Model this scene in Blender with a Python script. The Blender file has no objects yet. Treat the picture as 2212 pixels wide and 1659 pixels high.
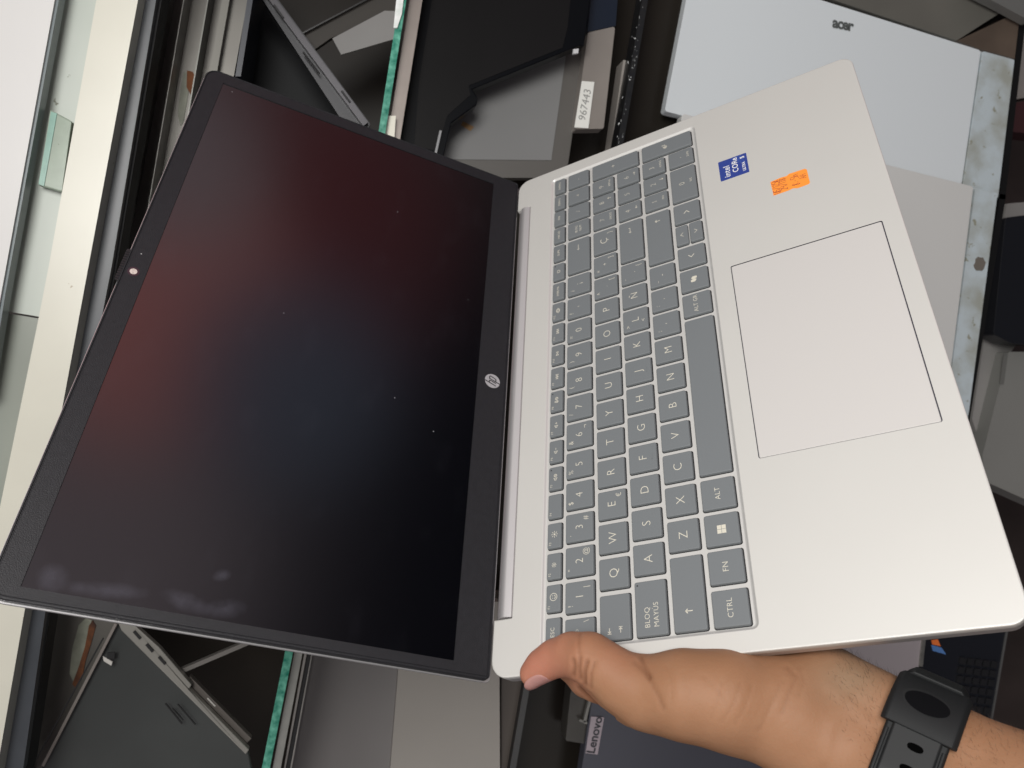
import bpy, bmesh, math, random
import numpy as np
from mathutils import Vector, Matrix
from mathutils.geometry import tessellate_polygon
random.seed(4); rng = np.random.default_rng(7)
scene = bpy.context.scene
C = scene.collection

# ------------------------------------------------------------------ camera
# calibrated: f = 3208 px on a 4032 px wide frame
CAMZ = 0.80
r_, p_ = math.radians(10.2), math.radians(12.0)
EX = np.array([math.sin(r_), -math.cos(r_), 0.0])
EY = -np.array([math.cos(r_)*math.cos(p_), math.sin(r_)*math.cos(p_), math.sin(p_)])
EZ = np.cross(EX, EY)
MCW = np.array([EX, EY, EZ])             # (right, down, forward) -> world
CAM = np.array([0.0, 0.0, CAMZ])
cd = bpy.data.cameras.new('camera'); cam = bpy.data.objects.new('camera', cd); C.objects.link(cam)
cd.sensor_width = 36.0; cd.lens = 36.0*3207.9/4032.0
cd.clip_start = 0.01; cd.clip_end = 60
cd.dof.use_dof = True; cd.dof.focus_distance = 0.43; cd.dof.aperture_fstop = 19.0
rm = Matrix(((MCW[0][0], -MCW[0][1], -MCW[0][2]), (MCW[1][0], -MCW[1][1], -MCW[1][2]), (MCW[2][0], -MCW[2][1], -MCW[2][2])))
cam.matrix_world = Matrix.Translation(Vector(CAM)) @ rm.to_4x4()
scene.camera = cam

# ------------------------------------------------------------------ world: the shop around, by direction
w = bpy.data.worlds.new('World'); scene.world = w; w.use_nodes = True
nt = w.node_tree; nt.nodes.clear()
def wn(t, **k):
    n = nt.nodes.new(t)
    for a, b in k.items(): setattr(n, a, b)
    return n
wo = wn('ShaderNodeOutputWorld'); bg = wn('ShaderNodeBackground'); nt.links.new(bg.outputs[0], wo.inputs[0])
tc = wn('ShaderNodeTexCoord'); sep = wn('ShaderNodeSeparateXYZ')
nt.links.new(tc.outputs['Generated'], sep.inputs[0])
def mr(src, a, b, lo=0., hi=1.):
    n = wn('ShaderNodeMapRange', interpolation_type='SMOOTHSTEP')
    n.inputs[1].default_value = a; n.inputs[2].default_value = b; n.inputs[3].default_value = lo; n.inputs[4].default_value = hi
    nt.links.new(src, n.inputs[0]); return n.outputs[0]
def mixc(f, a, b, mode='MIX'):
    n = wn('ShaderNodeMix', data_type='RGBA', blend_type=mode)
    if f is None: n.inputs[0].default_value = 1
    else: nt.links.new(f, n.inputs[0])
    for i, v in ((6, a), (7, b)):
        if isinstance(v, tuple): n.inputs[i].default_value = (*v, 1)
        else: nt.links.new(v, n.inputs[i])
    return n.outputs[2]
def lobe(d, a, b):
    n = wn('ShaderNodeVectorMath', operation='DOT_PRODUCT'); nt.links.new(tc.outputs['Generated'], n.inputs[0])
    d = Vector(d).normalized(); n.inputs[1].default_value = d
    return mr(n.outputs['Value'], a, b)
fy = mr(sep.outputs['Y'], -0.40, 0.02)
fz = mr(sep.outputs['Z'], -0.35, 0.35)
fy2 = mr(sep.outputs['Y'], 0.1, 0.6)
c0 = mixc(fy, (0.006, 0.009, 0.018), (0.62, 0.54, 0.60))
c0 = mixc(fy2, c0, (1.0, 0.97, 0.93))
c1 = mixc(fz, (0.16, 0.15, 0.14), c0)
c1 = mixc(lobe((0.972, -0.12, 0.2), 0.965, 0.999), c1, (0.46, 0.10, 0.11))
c1 = mixc(lobe((0.79, -0.03, 0.60), 0.97, 0.998), c1, (0.82, 0.68, 0.74))
c1 = mixc(lobe((0.940, -0.02, 0.335), 0.978, 0.9985), c1, (2.0, 0.72, 0.68))
c1 = mixc(lobe((0.982, 0.0, 0.19), 0.992, 0.9995), c1, (1.05, 0.86, 0.92))
c1 = mixc(lobe((0.912, -0.19, 0.362), 0.986, 0.9995), c1, (0.34, 0.42, 0.58))
c1 = mixc(lobe((0.0, 0.15, 1.0), 0.75, 0.95), c1, (0.16, 0.155, 0.15))
nt.links.new(c1, bg.inputs[0]); bg.inputs[1].default_value = 0.66

# ------------------------------------------------------------------ lamps of the shop
def area(name, loc, tgt, size, power, col):
    l = bpy.data.lights.new(name, 'AREA'); l.shape = 'RECTANGLE'; l.size = size[0]; l.size_y = size[1]; l.energy = power; l.color = col
    o = bpy.data.objects.new(name, l); C.objects.link(o); o.location = loc
    o.rotation_euler = (Vector(tgt)-Vector(loc)).to_track_quat('-Z', 'Y').to_euler()
    return o
area('ceiling_lamp', (0.26, 0.30, 1.28), (0, -.17, .45), (.55, .4), 10.7, (1.0, .985, .95))
area('ceiling_lamp', (-1.3, -0.9, 2.3), (0, 0, .2), (0.9, .5), 3.5, (1.0, .97, .93))
scene.view_settings.view_transform = 'Standard'; scene.view_settings.look = 'None'
scene.view_settings.exposure = 0.0; scene.view_settings.gamma = 1.0
scene.render.engine = 'CYCLES'
scene.render.resolution_x = 1024; scene.render.resolution_y = 768

# ------------------------------------------------------------------ helpers
F2 = 3207.9/1.8228
def ray(u, v): return np.array([(u-1106)/F2, (v-829.5)/F2, 1.0])
def at(u, v, z):
    d = MCW @ ray(u, v); s = (z-CAMZ)/d[2]
    return Vector(CAM+s*d)
MATS = {}
def mat(name, col, rough=.5, metal=0., spec=.5, noise=0., nscale=20., bump=0., bscale=400., sss=0., coat=0., ior=None, col2=None, emit=None, detail=4, thr=None):
    if name in MATS: return MATS[name]
    m = bpy.data.materials.new(name); m.use_nodes = True; t = m.node_tree; b = t.nodes['Principled BSDF']
    b.inputs['Base Color'].default_value = (*col, 1); b.inputs['Roughness'].default_value = rough; b.inputs['Metallic'].default_value = metal
    b.inputs['Specular IOR Level'].default_value = spec
    if ior: b.inputs['IOR'].default_value = ior
    if coat: b.inputs['Coat Weight'].default_value = coat; b.inputs['Coat Roughness'].default_value = .08
    co = t.nodes.new('ShaderNodeTexCoord')
    if noise or col2:
        n = t.nodes.new('ShaderNodeTexNoise'); n.inputs['Scale'].default_value = nscale; n.inputs['Detail'].default_value = detail
        t.links.new(co.outputs['Object'], n.inputs['Vector'])
        rr = t.nodes.new('ShaderNodeValToRGB'); lo, hi = thr or (.3, .7)
        rr.color_ramp.elements[0].position = lo; rr.color_ramp.elements[1].position = hi
        c2 = col2 or tuple(min(1, c*(1+noise)) for c in col); c1_ = col if col2 else tuple(c*(1-noise) for c in col)
        rr.color_ramp.elements[0].color = (*c1_, 1); rr.color_ramp.elements[1].color = (*c2, 1)
        t.links.new(n.outputs[0], rr.inputs[0]); t.links.new(rr.outputs[0], b.inputs['Base Color'])
    if bump:
        n = t.nodes.new('ShaderNodeTexNoise'); n.inputs['Scale'].default_value = bscale; n.inputs['Detail'].default_value = 3
        t.links.new(co.outputs['Object'], n.inputs['Vector'])
        bp = t.nodes.new('ShaderNodeBump'); bp.inputs['Strength'].default_value = bump; bp.inputs['Distance'].default_value = .0003
        t.links.new(n.outputs[0], bp.inputs['Height']); t.links.new(bp.outputs[0], b.inputs['Normal'])
    if sss:
        b.inputs['Subsurface Weight'].default_value = sss; b.inputs['Subsurface Radius'].default_value = (1, .35, .2); b.inputs['Subsurface Scale'].default_value = .006
    if emit: b.inputs['Emission Color'].default_value = (*emit[0], 1); b.inputs['Emission Strength'].default_value = emit[1]
    MATS[name] = m; return m
def specks(m, scale, thr, col):
    t = m.node_tree; b = t.nodes['Principled BSDF']; co = t.nodes.new('ShaderNodeTexCoord'); n = t.nodes.new('ShaderNodeTexNoise'); n.inputs['Scale'].default_value = scale; n.inputs['Detail'].default_value = 6; n.inputs['Roughness'].default_value = .6
    t.links.new(co.outputs['Object'], n.inputs['Vector']); q = t.nodes.new('ShaderNodeMapRange'); q.inputs[1].default_value = thr; q.inputs[2].default_value = thr+.03; t.links.new(n.outputs[0], q.inputs[0])
    x = t.nodes.new('ShaderNodeMix'); x.data_type = 'RGBA'; x.inputs[7].default_value = (*col, 1); t.links.new(q.outputs[0], x.inputs[0])
    l = b.inputs['Base Color'].links
    if l: t.links.new(l[0].from_socket, x.inputs[6])
    else: x.inputs[6].default_value = b.inputs['Base Color'].default_value
    t.links.new(x.outputs[2], b.inputs['Base Color'])
def tag(o, label=None, cat=None, group=None, kind=None):
    for k, v in (('label', label), ('category', cat), ('group', group), ('kind', kind)):
        if v: o[k] = v
    return o
def empty(name, M=None, loc=None, **k):
    o = bpy.data.objects.new(name, None); C.objects.link(o); o.empty_display_size = .02
    if M is not None: o.matrix_world = M
    if loc is not None: o.location = loc
    return tag(o, **k)
def mesh_obj(name, verts, faces, m, parent=None, smooth=False, bevel=0., **k):
    me = bpy.data.meshes.new(name); me.from_pydata([tuple(v) for v in verts], [], [tuple(f) for f in faces])
    bm = bmesh.new(); bm.from_mesh(me); bmesh.ops.recalc_face_normals(bm, faces=bm.faces); bm.to_mesh(me); bm.free()
    me.materials.append(m)
    if smooth: me.polygons.foreach_set('use_smooth', [True]*len(me.polygons))
    o = bpy.data.objects.new(name, me); C.objects.link(o)
    if parent: o.parent = parent
    if bevel:
        b = o.modifiers.new('bevel', 'BEVEL'); b.width = bevel; b.segments = 2; b.limit_method = 'ANGLE'
        b.harden_normals = False
    return tag(o, **k)
class MB:
    def __init__(s): s.v = []; s.f = []
    def add(s, v, f):
        n = len(s.v); s.v += [tuple(x) for x in v]; s.f += [tuple(i+n for i in q) for q in f]
    def prism(s, poly, z0, z1, T=None):
        n = len(poly); v = [(x, y, z1) for x, y in poly]+[(x, y, z0) for x, y in poly]
        if T: v = [T(q) for q in v]
        tris = tessellate_polygon([[Vector((x, y, 0)) for x, y in poly]])
        s.add(v, [t for t in tris]+[(t[0]+n, t[1]+n, t[2]+n) for t in tris]+[(i, (i+1) % n, n+(i+1) % n, n+i) for i in range(n)])
    def ribbon(s, pts, w, z0, z1, closed=False):
        pts = [Vector(p) for p in pts]; n = len(pts); L = []; R = []
        for i, p in enumerate(pts):
            a = pts[i-1] if (i > 0 or closed) else p; b = pts[(i+1) % n] if (i < n-1 or closed) else p
            d1 = (p-a).normalized() if (p-a).length > 1e-9 else (b-p).normalized(); d2 = (b-p).normalized() if (b-p).length > 1e-9 else d1
            t = (d1+d2)
            t = t.normalized() if t.length > 1e-6 else d1
            nn = Vector((-t.y, t.x)); k = 1/max(.5, abs(nn.dot(Vector((-d1.y, d1.x)))))
            L.append(p+nn*w/2*k); R.append(p-nn*w/2*k)
        for i in range(n if closed else n-1):
            j = (i+1) % n
            q = [L[i], L[j], R[j], R[i]]
            s.add([(a.x, a.y, z1) for a in q]+[(a.x, a.y, z0) for a in q], [(0, 1, 2, 3), (0, 4, 5, 1), (1, 5, 6, 2), (2, 6, 7, 3), (3, 7, 4, 0)])
    def build(s, name, m, parent=None, **k): return mesh_obj(name, s.v, s.f, m, parent, **k)

def rpoly(pts, radii, seg=6):
    out = []; n = len(pts)
    for i in range(n):
        p = Vector(pts[i]); a = (Vector(pts[i-1])-p); b = (Vector(pts[(i+1) % n])-p); r = radii[i] if isinstance(radii, (list, tuple)) else radii
        if r < 1e-6: out.append(tuple(p)); continue
        a.normalize(); b.normalize(); ang = a.angle(b); d = r/math.tan(ang/2)
        c = p+(a+b).normalized()*r/math.sin(ang/2); s0 = p+a*d-c; s1 = p+b*d-c
        t = math.atan2(s0.x*s1.y-s0.y*s1.x, s0.dot(s1))
        for k in range(seg+1):
            q = t*k/seg; out.append((c.x+s0.x*math.cos(q)-s0.y*math.sin(q), c.y+s0.x*math.sin(q)+s0.y*math.cos(q)))
    return out
def rrect(x0, y0, x1, y1, r, seg=5): return rpoly([(x0, y0), (x1, y0), (x1, y1), (x0, y1)], r, seg)
def inset(poly, d):
    n = len(poly); out = []
    for i in range(n):
        p = Vector(poly[i]); a = p-Vector(poly[i-1]); b = Vector(poly[(i+1) % n])-p
        na = Vector((-a.y, a.x)).normalized(); nb = Vector((-b.y, b.x)).normalized(); m_ = (na+nb)
        m_ = m_.normalized(); k = d/max(.4, m_.dot(na)); out.append((p.x+m_.x*k, p.y+m_.y*k))
    return out
def loops_mesh(loops, cap_first=False, cap_last=False):
    """loops: list of (poly, z), the same count each"""
    v = []; f = []; n = len(loops[0][0])
    for poly, z in loops: v += [(x, y, z) for x, y in poly]
    for k in range(len(loops)-1):
        for i in range(n):
            j = (i+1) % n; f.append((k*n+i, k*n+j, (k+1)*n+j, (k+1)*n+i))
    for on, k in ((cap_first, 0), (cap_last, len(loops)-1)):
        if on:
            for t in tessellate_polygon([[Vector((x, y, 0)) for x, y in loops[k][0]]]): f.append(tuple(k*n+i for i in t))
    return v, f
def holed(outer, holes, z):
    ls = [outer]+holes; v = [(x, y, z) for l in ls for x, y in l]
    return v, [tuple(t) for t in tessellate_polygon([[Vector((x, y, 0)) for x, y in l] for l in ls])]

_tc = {}
def text_tris(s, size, off=0.0, align='CENTER', spacing=1.0):
    """built-in font, turned to triangles; returns verts (x,y) and faces"""
    key = (s, size, off, align, spacing)
    if key in _tc: return _tc[key]
    cu = bpy.data.curves.new('t', 'FONT'); cu.body = s; cu.size = size; cu.align_x = align; cu.align_y = 'CENTER'; cu.offset = off; cu.space_character = spacing
    cu.resolution_u = 3
    o = bpy.data.objects.new('t', cu); C.objects.link(o)
    dg = bpy.context.evaluated_depsgraph_get(); me = bpy.data.meshes.new_from_object(o.evaluated_get(dg))
    v = [(q.co.x, q.co.y) for q in me.vertices]; f = [tuple(p.vertices) for p in me.polygons]
    bpy.data.objects.remove(o); bpy.data.curves.remove(cu); bpy.data.meshes.remove(me)
    _tc[key] = (v, f); return v, f

# ------------------------------------------------------------------ materials
M_silver = mat('satin_silver_paint', (.635, .625, .60), .42, .25, bump=.12, bscale=2500, noise=.012, nscale=14)
M_silver2 = mat('satin_silver_edge', (.60, .58, .58), .34, .6)
M_pad = mat('touchpad_satin', (.64, .62, .605), .36, .2)
M_key = mat('key_grey', (.165, .178, .188), .5, 0, .4, bump=.08, bscale=3000)
M_black = mat('deep_black', (.006, .006, .007), .6)
M_leg = mat('legend_cream', (.62, .59, .50), .6)
M_bezel = mat('bezel_black_plastic', (.015, .015, .018), .48, 0, .42, bump=.5, bscale=1800, noise=.12, nscale=300)
M_gasket = mat('gasket_black', (.012, .012, .014), .4)
M_logo = mat('logo_silver', (.55, .54, .56), .4, .4, noise=.1, nscale=900)

# ------------------------------------------------------------------ the held laptop
from math import cos, sin
def rodr(r):
    t = np.linalg.norm(r); k = r/t; K = np.array([[0, -k[2], k[1]], [k[2], 0, -k[0]], [-k[1], k[0], 0]])
    return np.eye(3)+sin(t)*K+(1-cos(t))*K@K
RL = rodr(np.array([-2.60553575, 2.9235363, -0.15752715])); TL = np.array([195.83760322, 89.49897487, 305.25975838])
RW = MCW@RL; TW = CAM+MCW@TL/1000.
LM = Matrix([[*(RW[i]/1000.), TW[i]] for i in range(3)]+[[0, 0, 0, 1]])      # laptop millimetres -> world
S = .001
def lw(M4=None): return LM
LMs = Matrix([[*RW[i], TW[i]] for i in range(3)]+[[0, 0, 0, 1]])             # laptop metres -> world
laptop = empty('laptop', M=LMs, label='open silver laptop with black screen and grey Spanish keyboard, held tilted in a hand', cat='laptop')
def scale(v): return [(x*S, y*S, z*S) for x, y, z in v]
def lp(name, v, f, m, parent=laptop, **k):
    return mesh_obj(name, scale(v), f, m, parent, **k)
BW, BD = 359.9, 235.4
# base shell
outer = rpoly([(0, 0), (BW, 0), (BW, BD), (330.6, BD), (330.6, 224.9), (29.6, 224.9), (29.6, BD), (0, BD)], [8, 8, 9, .25, .4, .4, .25, 9], 7)
in1 = inset(outer, .7)
rec_o = rrect(9.6, 101.3, 349.9, 208.4, 3.2)
pad_o = rrect(91.6, 9.8, 217.9, 91.4, 1.0, 3)
mb = MB()
v, f = holed(in1, [rec_o, pad_o], 0.0); mb.add(v, f)
v, f = loops_mesh([(in1, 0.), (inset(outer, .22), -.2), (outer, -.75), (outer, -3.2)]); mb.add(v, f)
shell = lp('base_shell', mb.v, mb.f, M_silver)
mb = MB(); v, f = loops_mesh([(inset(outer, .15), -3.2), (inset(outer, .5), -9.), (inset(outer, 3.5), -15.5), (inset(outer, 4.6), -17.)], cap_last=True); mb.add(v, f)
lp('underside', mb.v, mb.f, M_silver2)
# sunk keyboard deck: rounded rim, then flat floor
mb = MB(); n_r = [(rec_o, 0.), (inset(rec_o, .25), -.07), (inset(rec_o, .6), -.35), (inset(rec_o, .95), -.8), (inset(rec_o, 1.5), -1.15), (inset(rec_o, 1.9), -1.25)]
v, f = loops_mesh(n_r, cap_last=True); mb.add(v, f)
deck = lp('keyboard_deck', mb.v, mb.f, mat('deck_silver', (.615, .605, .59), .38, .3, bump=.08, bscale=2500))
deck.data.polygons.foreach_set('use_smooth', [len(p.vertices) == 4 for p in deck.data.polygons])
# touchpad in its groove
mb = MB(); v, f = loops_mesh([(pad_o, 0.), (pad_o, -.9)], cap_last=True); mb.add(v, f)
lp('touchpad_groove', mb.v, mb.f, mat('groove_dark', (.05, .05, .07), .5))
pd = rrect(92.0, 10.35, 217.55, 91.05, .8, 3)
v, f = loops_mesh([(inset(pd, .25), -.12), (pd, -.3), (pd, -.85)], cap_first=True); lp('touchpad', v, f, M_pad)

# keys -------------------------------------------------------------
def icon(kind, x, y, s):
    """strokes (closed, pts) and fills for a legend"""
    st = []; fi = []
    def circ(cx, cy, r, n=14, a0=0, a1=360): return [(cx+r*cos(math.radians(a0+(a1-a0)*i/n)), cy+r*sin(math.radians(a0+(a1-a0)*i/n))) for i in range(n+(a1-a0 < 360))]
    A = lambda *p: [(x+a*s, y+b*s) for a, b in p]
    if kind == 'up': st += [(0, A((0, -.5), (0, .5))), (0, A((-.3, .2), (0, .5), (.3, .2)))]
    if kind == 'down': st += [(0, A((0, .5), (0, -.5))), (0, A((-.3, -.2), (0, -.5), (.3, -.2)))]
    if kind == 'left': st += [(0, A((.5, 0), (-.5, 0))), (0, A((-.2, .3), (-.5, 0), (-.2, -.3)))]
    if kind == 'right': st += [(0, A((-.5, 0), (.5, 0))), (0, A((.2, .3), (.5, 0), (.2, -.3)))]
    if kind == 'bksp': st += [(0, A((.9, 0), (-.9, 0))), (0, A((-.6, .3), (-.9, 0), (-.6, -.3)))]
    if kind == 'enter': st += [(0, A((.8, .35), (.8, -.05), (-.8, -.05))), (0, A((-.5, .25), (-.8, -.05), (-.5, -.35)))]
    if kind == 'nenter': st += [(0, A((.35, .5), (.35, -.1), (-.5, -.1))), (0, A((-.2, .25), (-.5, -.1), (-.2, -.45))), (0, A((.05, .3), (-.3, -.1), (.05, -.4)))]
    if kind == 'tabs': st += [(0, A((-.4, 1.2), (.5, 1.2))), (0, A((-.1, 1.5), (-.4, 1.2), (-.1, .9))), (0, A((-.55, 1.55), (-.55, .85))), (0, A((-.5, -.9), (.4, -.9))), (0, A((.1, -.6), (.4, -.9), (.1, -1.2))), (0, A((.55, -.55), (.55, -1.25)))]
    if kind == 'cl': st += [(0, A((.3, .55), (-.3, 0), (.3, -.55)))]
    if kind == 'cr': st += [(0, A((-.3, .55), (.3, 0), (-.3, -.55)))]
    if kind == 'cu': st += [(0, A((-.55, -.3), (0, .3), (.55, -.3)))]
    if kind == 'cd': st += [(0, A((-.55, .3), (0, -.3), (.55, .3)))]
    if kind == 'smile': st += [(1, circ(x, y, .8*s)), (0, circ(x, y, .42*s, 6, 200, 340))]; fi += [circ(x-.25*s, y+.2*s, .1*s, 5), circ(x+.25*s, y+.2*s, .1*s, 5)]
    if kind in ('sun', 'sunbig'):
        k = .75 if kind == 'sun' else 1.05
        fi += [circ(x, y, .25*s*k, 8)]
        for i in range(8):
            a = i*math.pi/4; st.append((0, [(x+.45*k*s*cos(a), y+.45*k*s*sin(a)), (x+.85*k*s*cos(a), y+.85*k*s*sin(a))]))
    if kind in ('mute', 'volm', 'volp'):
        st += [(1, A((-.9, .2), (-.65, .2), (-.3, .5), (-.3, -.5), (-.65, -.2), (-.9, -.2)))]
        if kind == 'mute': st += [(1, circ(x+.45*s, y, .4*s, 10)), (0, A((.18, .28), (.72, -.28)))]
        else: st += [(0, A((.15, 0), (.75, 0)))]
        if kind == 'volp': st += [(0, A((.45, .3), (.45, -.3)))]
    if kind == 'mic': st += [(1, A((-.75, .5), (-.35, .5), (-.35, -.1), (-.75, -.1))), (0, A((-.9, 0), (-.8, -.35), (-.3, -.35), (-.2, 0))), (0, A((-.55, -.35), (-.55, -.65), )), (1, circ(x+.5*s, y, .42*s, 10)), (0, A((.22, .28), (.78, -.28)))]
    if kind == 'prev': st += [(0, A((-.9, .4), (-.9, -.4))), (1, A((-.15, .4), (-.75, 0), (-.15, -.4))), (1, A((.6, .4), (0, 0), (.6, -.4)))]
    if kind == 'next': st += [(0, A((.9, .4), (.9, -.4))), (1, A((.15, .4), (.75, 0), (.15, -.4))), (1, A((-.6, .4), (0, 0), (-.6, -.4)))]
    if kind == 'play': st += [(1, A((-.6, .4), (0, 0), (-.6, -.4))), (0, A((.3, .4), (.3, -.4))), (0, A((.6, .4), (.6, -.4)))]
    if kind == 'task': st += [(1, A((-.9, 0), (-.35, .5), (.35, .5), (.9, 0), (.35, -.5), (-.35, -.5))), (1, A((-.35, .3), (.35, .3), (.35, -.3), (-.35, -.3)))]
    if kind == 'power': st += [(0, circ(x, y-.05*s, .6*s, 12, 120, 420)), (0, A((0, 0), (0, .65)))]
    if kind == 'win':
        for a in (-1, 0):
            for b in (-1, 0): fi.append([(x+(a+.04)*s, y+(b+.04)*s), (x+(a+.96)*s, y+(b+.04)*s), (x+(a+.96)*s, y+(b+.96)*s), (x+(a+.04)*s, y+(b+.96)*s)])
    if kind == 'pilot':
        fi += [rpoly(A((-.9, -.25), (-.1, -.8), (.1, .2), (-.3, .85), (-.9, .75)), .22*s, 3), rpoly(A((.3, -.85), (.9, -.75), (.95, .3), (.2, .8), (.0, -.1)), .22*s, 3)]
    return st, fi
W_ST = .42
KEYS = []
def K_(x0, x1, y0, y1, *leg, led=False): KEYS.append((x0, x1, y0, y1, leg, led))
B_, M_, S_ = 6.5, 3.9, 2.5
def T_(s, size, dx, dy, al='CENTER'): return ('t', s, size, dx, dy, al)
def I_(k, size, dx=0, dy=0): return ('i', k, size, dx, dy)
# function row
fr = [(11.8, 26.6, [T_('ESC', 3.0, 0, 0)], 0)]
ic = ['smile', 'sun', 'sunbig', None, 'mute', 'volm', 'volp', 'mic', 'prev', 'play', 'next', 'task']
for i in range(12):
    c = 36.55+17.0*i; L = [T_('F%d' % (i+1), 1.9, -4.6 if i < 9 else -4.2, 2.2)]
    if ic[i]: L.append(I_(ic[i], 2.4 if ic[i] == 'smile' else 2.1, .6, -.2))
    fr.append((c-7.1, c+7.1, L, i in (4, 7)))
fr += [(233.4, 247.6, [T_('IMPR PA', 2.2, 0, 0)], 0), (250.4, 264.6, [I_('power', 1.9)], 1), (267.4, 281.4, [T_('SUPR', 2.3, 0, 0)], 0)]
NX = [(284.2, 298.0), (300.4, 314.2), (316.4, 330.2), (332.7, 346.6)]
for (a, b), s in zip(NX, ('INICIO', 'FIN', 'REPAG', 'AVPAG')): fr.append((a, b, [T_(s, 2.3, 0, 0)], 0))
for a, b, L, led in fr: K_(a, b, 197.2, 205.2, *L, led=led)
# number row
y0, y1 = 179.0, 194.6
num = [('º', 'ª', '\\'), ('1', '!', '|'), ('2', '"', '@'), ('3', '·', '#'), ('4', '$', ''), ('5', '%', ''), ('6', '&', '¬'), ('7', '/', ''), ('8', '(', ''), ('9', ')', ''), ('0', '=', ''), ("'", '?', ''), ('¡', '¿', '')]
for i, (a, b, c_) in enumerate(num):
    c = 35.5+18.7*(i-1); L = [T_(a, B_-.4, 0, -.3)]
    if b: L.append(T_(b, M_, -4.6, 4.6))
    if c_: L.append(T_(c_, M_+.3, 4.6, -3.8))
    K_((11.8 if i == 0 else c-7.95), c+7.95, y0, y1, *L)
K_(251.9, 281, y0, y1, I_('bksp', 2.6, 7, 0))
for (a, b), L in zip(NX, ([T_('BLOQ', 2.3, -.3, 1.4), T_('NUM', 2.3, -.3, -1.6)], [T_('/', 4.4, 0, 0)], [T_('*', 5, 0, -.6)], [T_('-', 5, 0, 0)])): K_(a, b, y0, y1, *L)
# Q row
y0, y1 = 160.6, 176.1
K_(11.9, 34.0, y0, y1, I_('tabs', 2.7, -6.5, -.4))
for i, s in enumerate('QWERTYUIOP'):
    L = [T_(s, B_, 0, -.3)]
    if s == 'E': L.append(T_('€', M_, 4.8, -4.2))
    c = 44.9+18.7*i; K_(c-7.95, c+7.95, y0, y1, *L)
K_(223.95, 239.85, y0, y1, T_('`', 5, 0, -1), T_('^', M_+.6, -4.6, 4), T_('[', M_+.3, 4.8, -3.9))
K_(242.65, 258.6, y0, y1, T_('+', 4, 0, 0), T_('*', M_+.8, -4.6, 3.6), T_(']', M_+.3, 4.8, -3.9))
K_(261.2, 281, y0, y1, T_('Ç', B_+.5, 0, 0), T_('}', M_+.3, 6.4, -3.9))
for (a, b), n_, s in zip(NX, '789', ('INICIO', None, 'REPAG')):
    K_(a, b, y0, y1, T_(n_, 5.0, -.5, .8), *( [T_(s, 2.1, 1.0, -5)] if s else [I_('up', 2.6, 2.2, -4.6)]))
K_(332.7, 346.6, 142.1, 176.0, T_('+', 4.6, 0, 1))
# A row
y0, y1 = 142.4, 157.9
K_(11.9, 38.4, y0, y1, T_('BLOQ', 3.6, -9.5, 1.8, 'LEFT'), T_('MAYÚS', 3.6, -9.5, -2.6, 'LEFT'), led=True)
for i, s in enumerate('ASDFGHJKLÑ'):
    L = [T_(s, B_, 0, -.3)]
    if s in 'FJ': L.append(('bar',))
    if s == 'L': L += [T_('>', M_, -4.6, 4.4), T_('<', M_, -1.8, -5)]
    c = 49.4+18.7*i; K_(c-7.95, c+7.95, y0, y1, *L)
K_(228.4, 244.4, y0, y1, T_('´', 4.6, 0, -1), T_('¨', 4, -4.6, 3.6), T_('{', M_+.3, 4.8, -3.9))
K_(247.0, 281, y0, y1, I_('enter', 2.6, 8.5, .4))
for (a, b), n_, s in zip(NX, '456', ('left', None, 'right')):
    K_(a, b, y0, y1, T_(n_, 5.0, -.5, .8), *([I_(s, 2.4, 1.2, -4.8)] if s else []))
# Z row
y0, y1 = 124.1, 139.6
K_(11.9, 47.8, y0, y1, I_('up', 3.4, -8.6, 0))
for i, s in enumerate('ZXCVBNM'):
    c = 58.6+18.7*i; K_(c-7.95, c+7.95, y0, y1, T_(s, B_, 0, -.3))
for i, (a, b) in enumerate(((',', ';'), ('.', ':'), ('-', '_'))):
    c = 189.5+18.7*i; K_(c-7.95, c+7.95, y0, y1, T_(a, 4.6, 0, 0), T_(b, M_, -4.6, 4))
K_(237.7, 280.6, y0, y1, I_('up', 3.2, 13.5, 0))
for (a, b), n_, s in zip(NX, '123', ('FIN', None, 'AVPAG')):
    K_(a, b, y0, y1, T_(n_, 5.0, -.5, .8), *([T_(s, 2.1, 1.0, -5)] if s else [I_('down', 2.6, 2.2, -4.6)]))
K_(332.7, 346.6, 104.8, 139.2, I_('nenter', 4.0, 0, 1))
# bottom row
y0, y1 = 104.8, 121.2
K_(11.8, 28.8, y0, y1, T_('CTRL', 3.7, 0, 0)); K_(31.6, 47.8, y0, y1, T_('FN', 4.0, 0, 0))
K_(50.2, 66.4, y0, y1, I_('win', 2.2)); K_(69.0, 85.3, y0, y1, T_('ALT', 3.7, 0, 0))
K_(88.2, 187.0, y0, y1)
K_(189.9, 205.7, y0, y1, T_('ALT GR', 3.5, .4, .4)); K_(208.5, 224.3, y0, y1, I_('pilot', 2.3))
K_(227.0, 243.0, y0, y1, I_('cl', 3.2)); K_(246.2, 261.9, 113.4, 121.2, I_('cu', 2.8)); K_(246.2, 261.9, 104.8, 112.5, I_('cd', 2.8))
K_(264.2, 280.4, y0, y1, I_('cr', 3.2))
K_(283.5, 313.2, y0, y1, T_('0', 5.4, 0, .8), T_('INS', 2.1, 1, -5)); K_(316.0, 330.2, y0, y1, T_('.', 4.4, 0, 0), T_('SUPR', 2.1, 1.2, -5))

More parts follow.
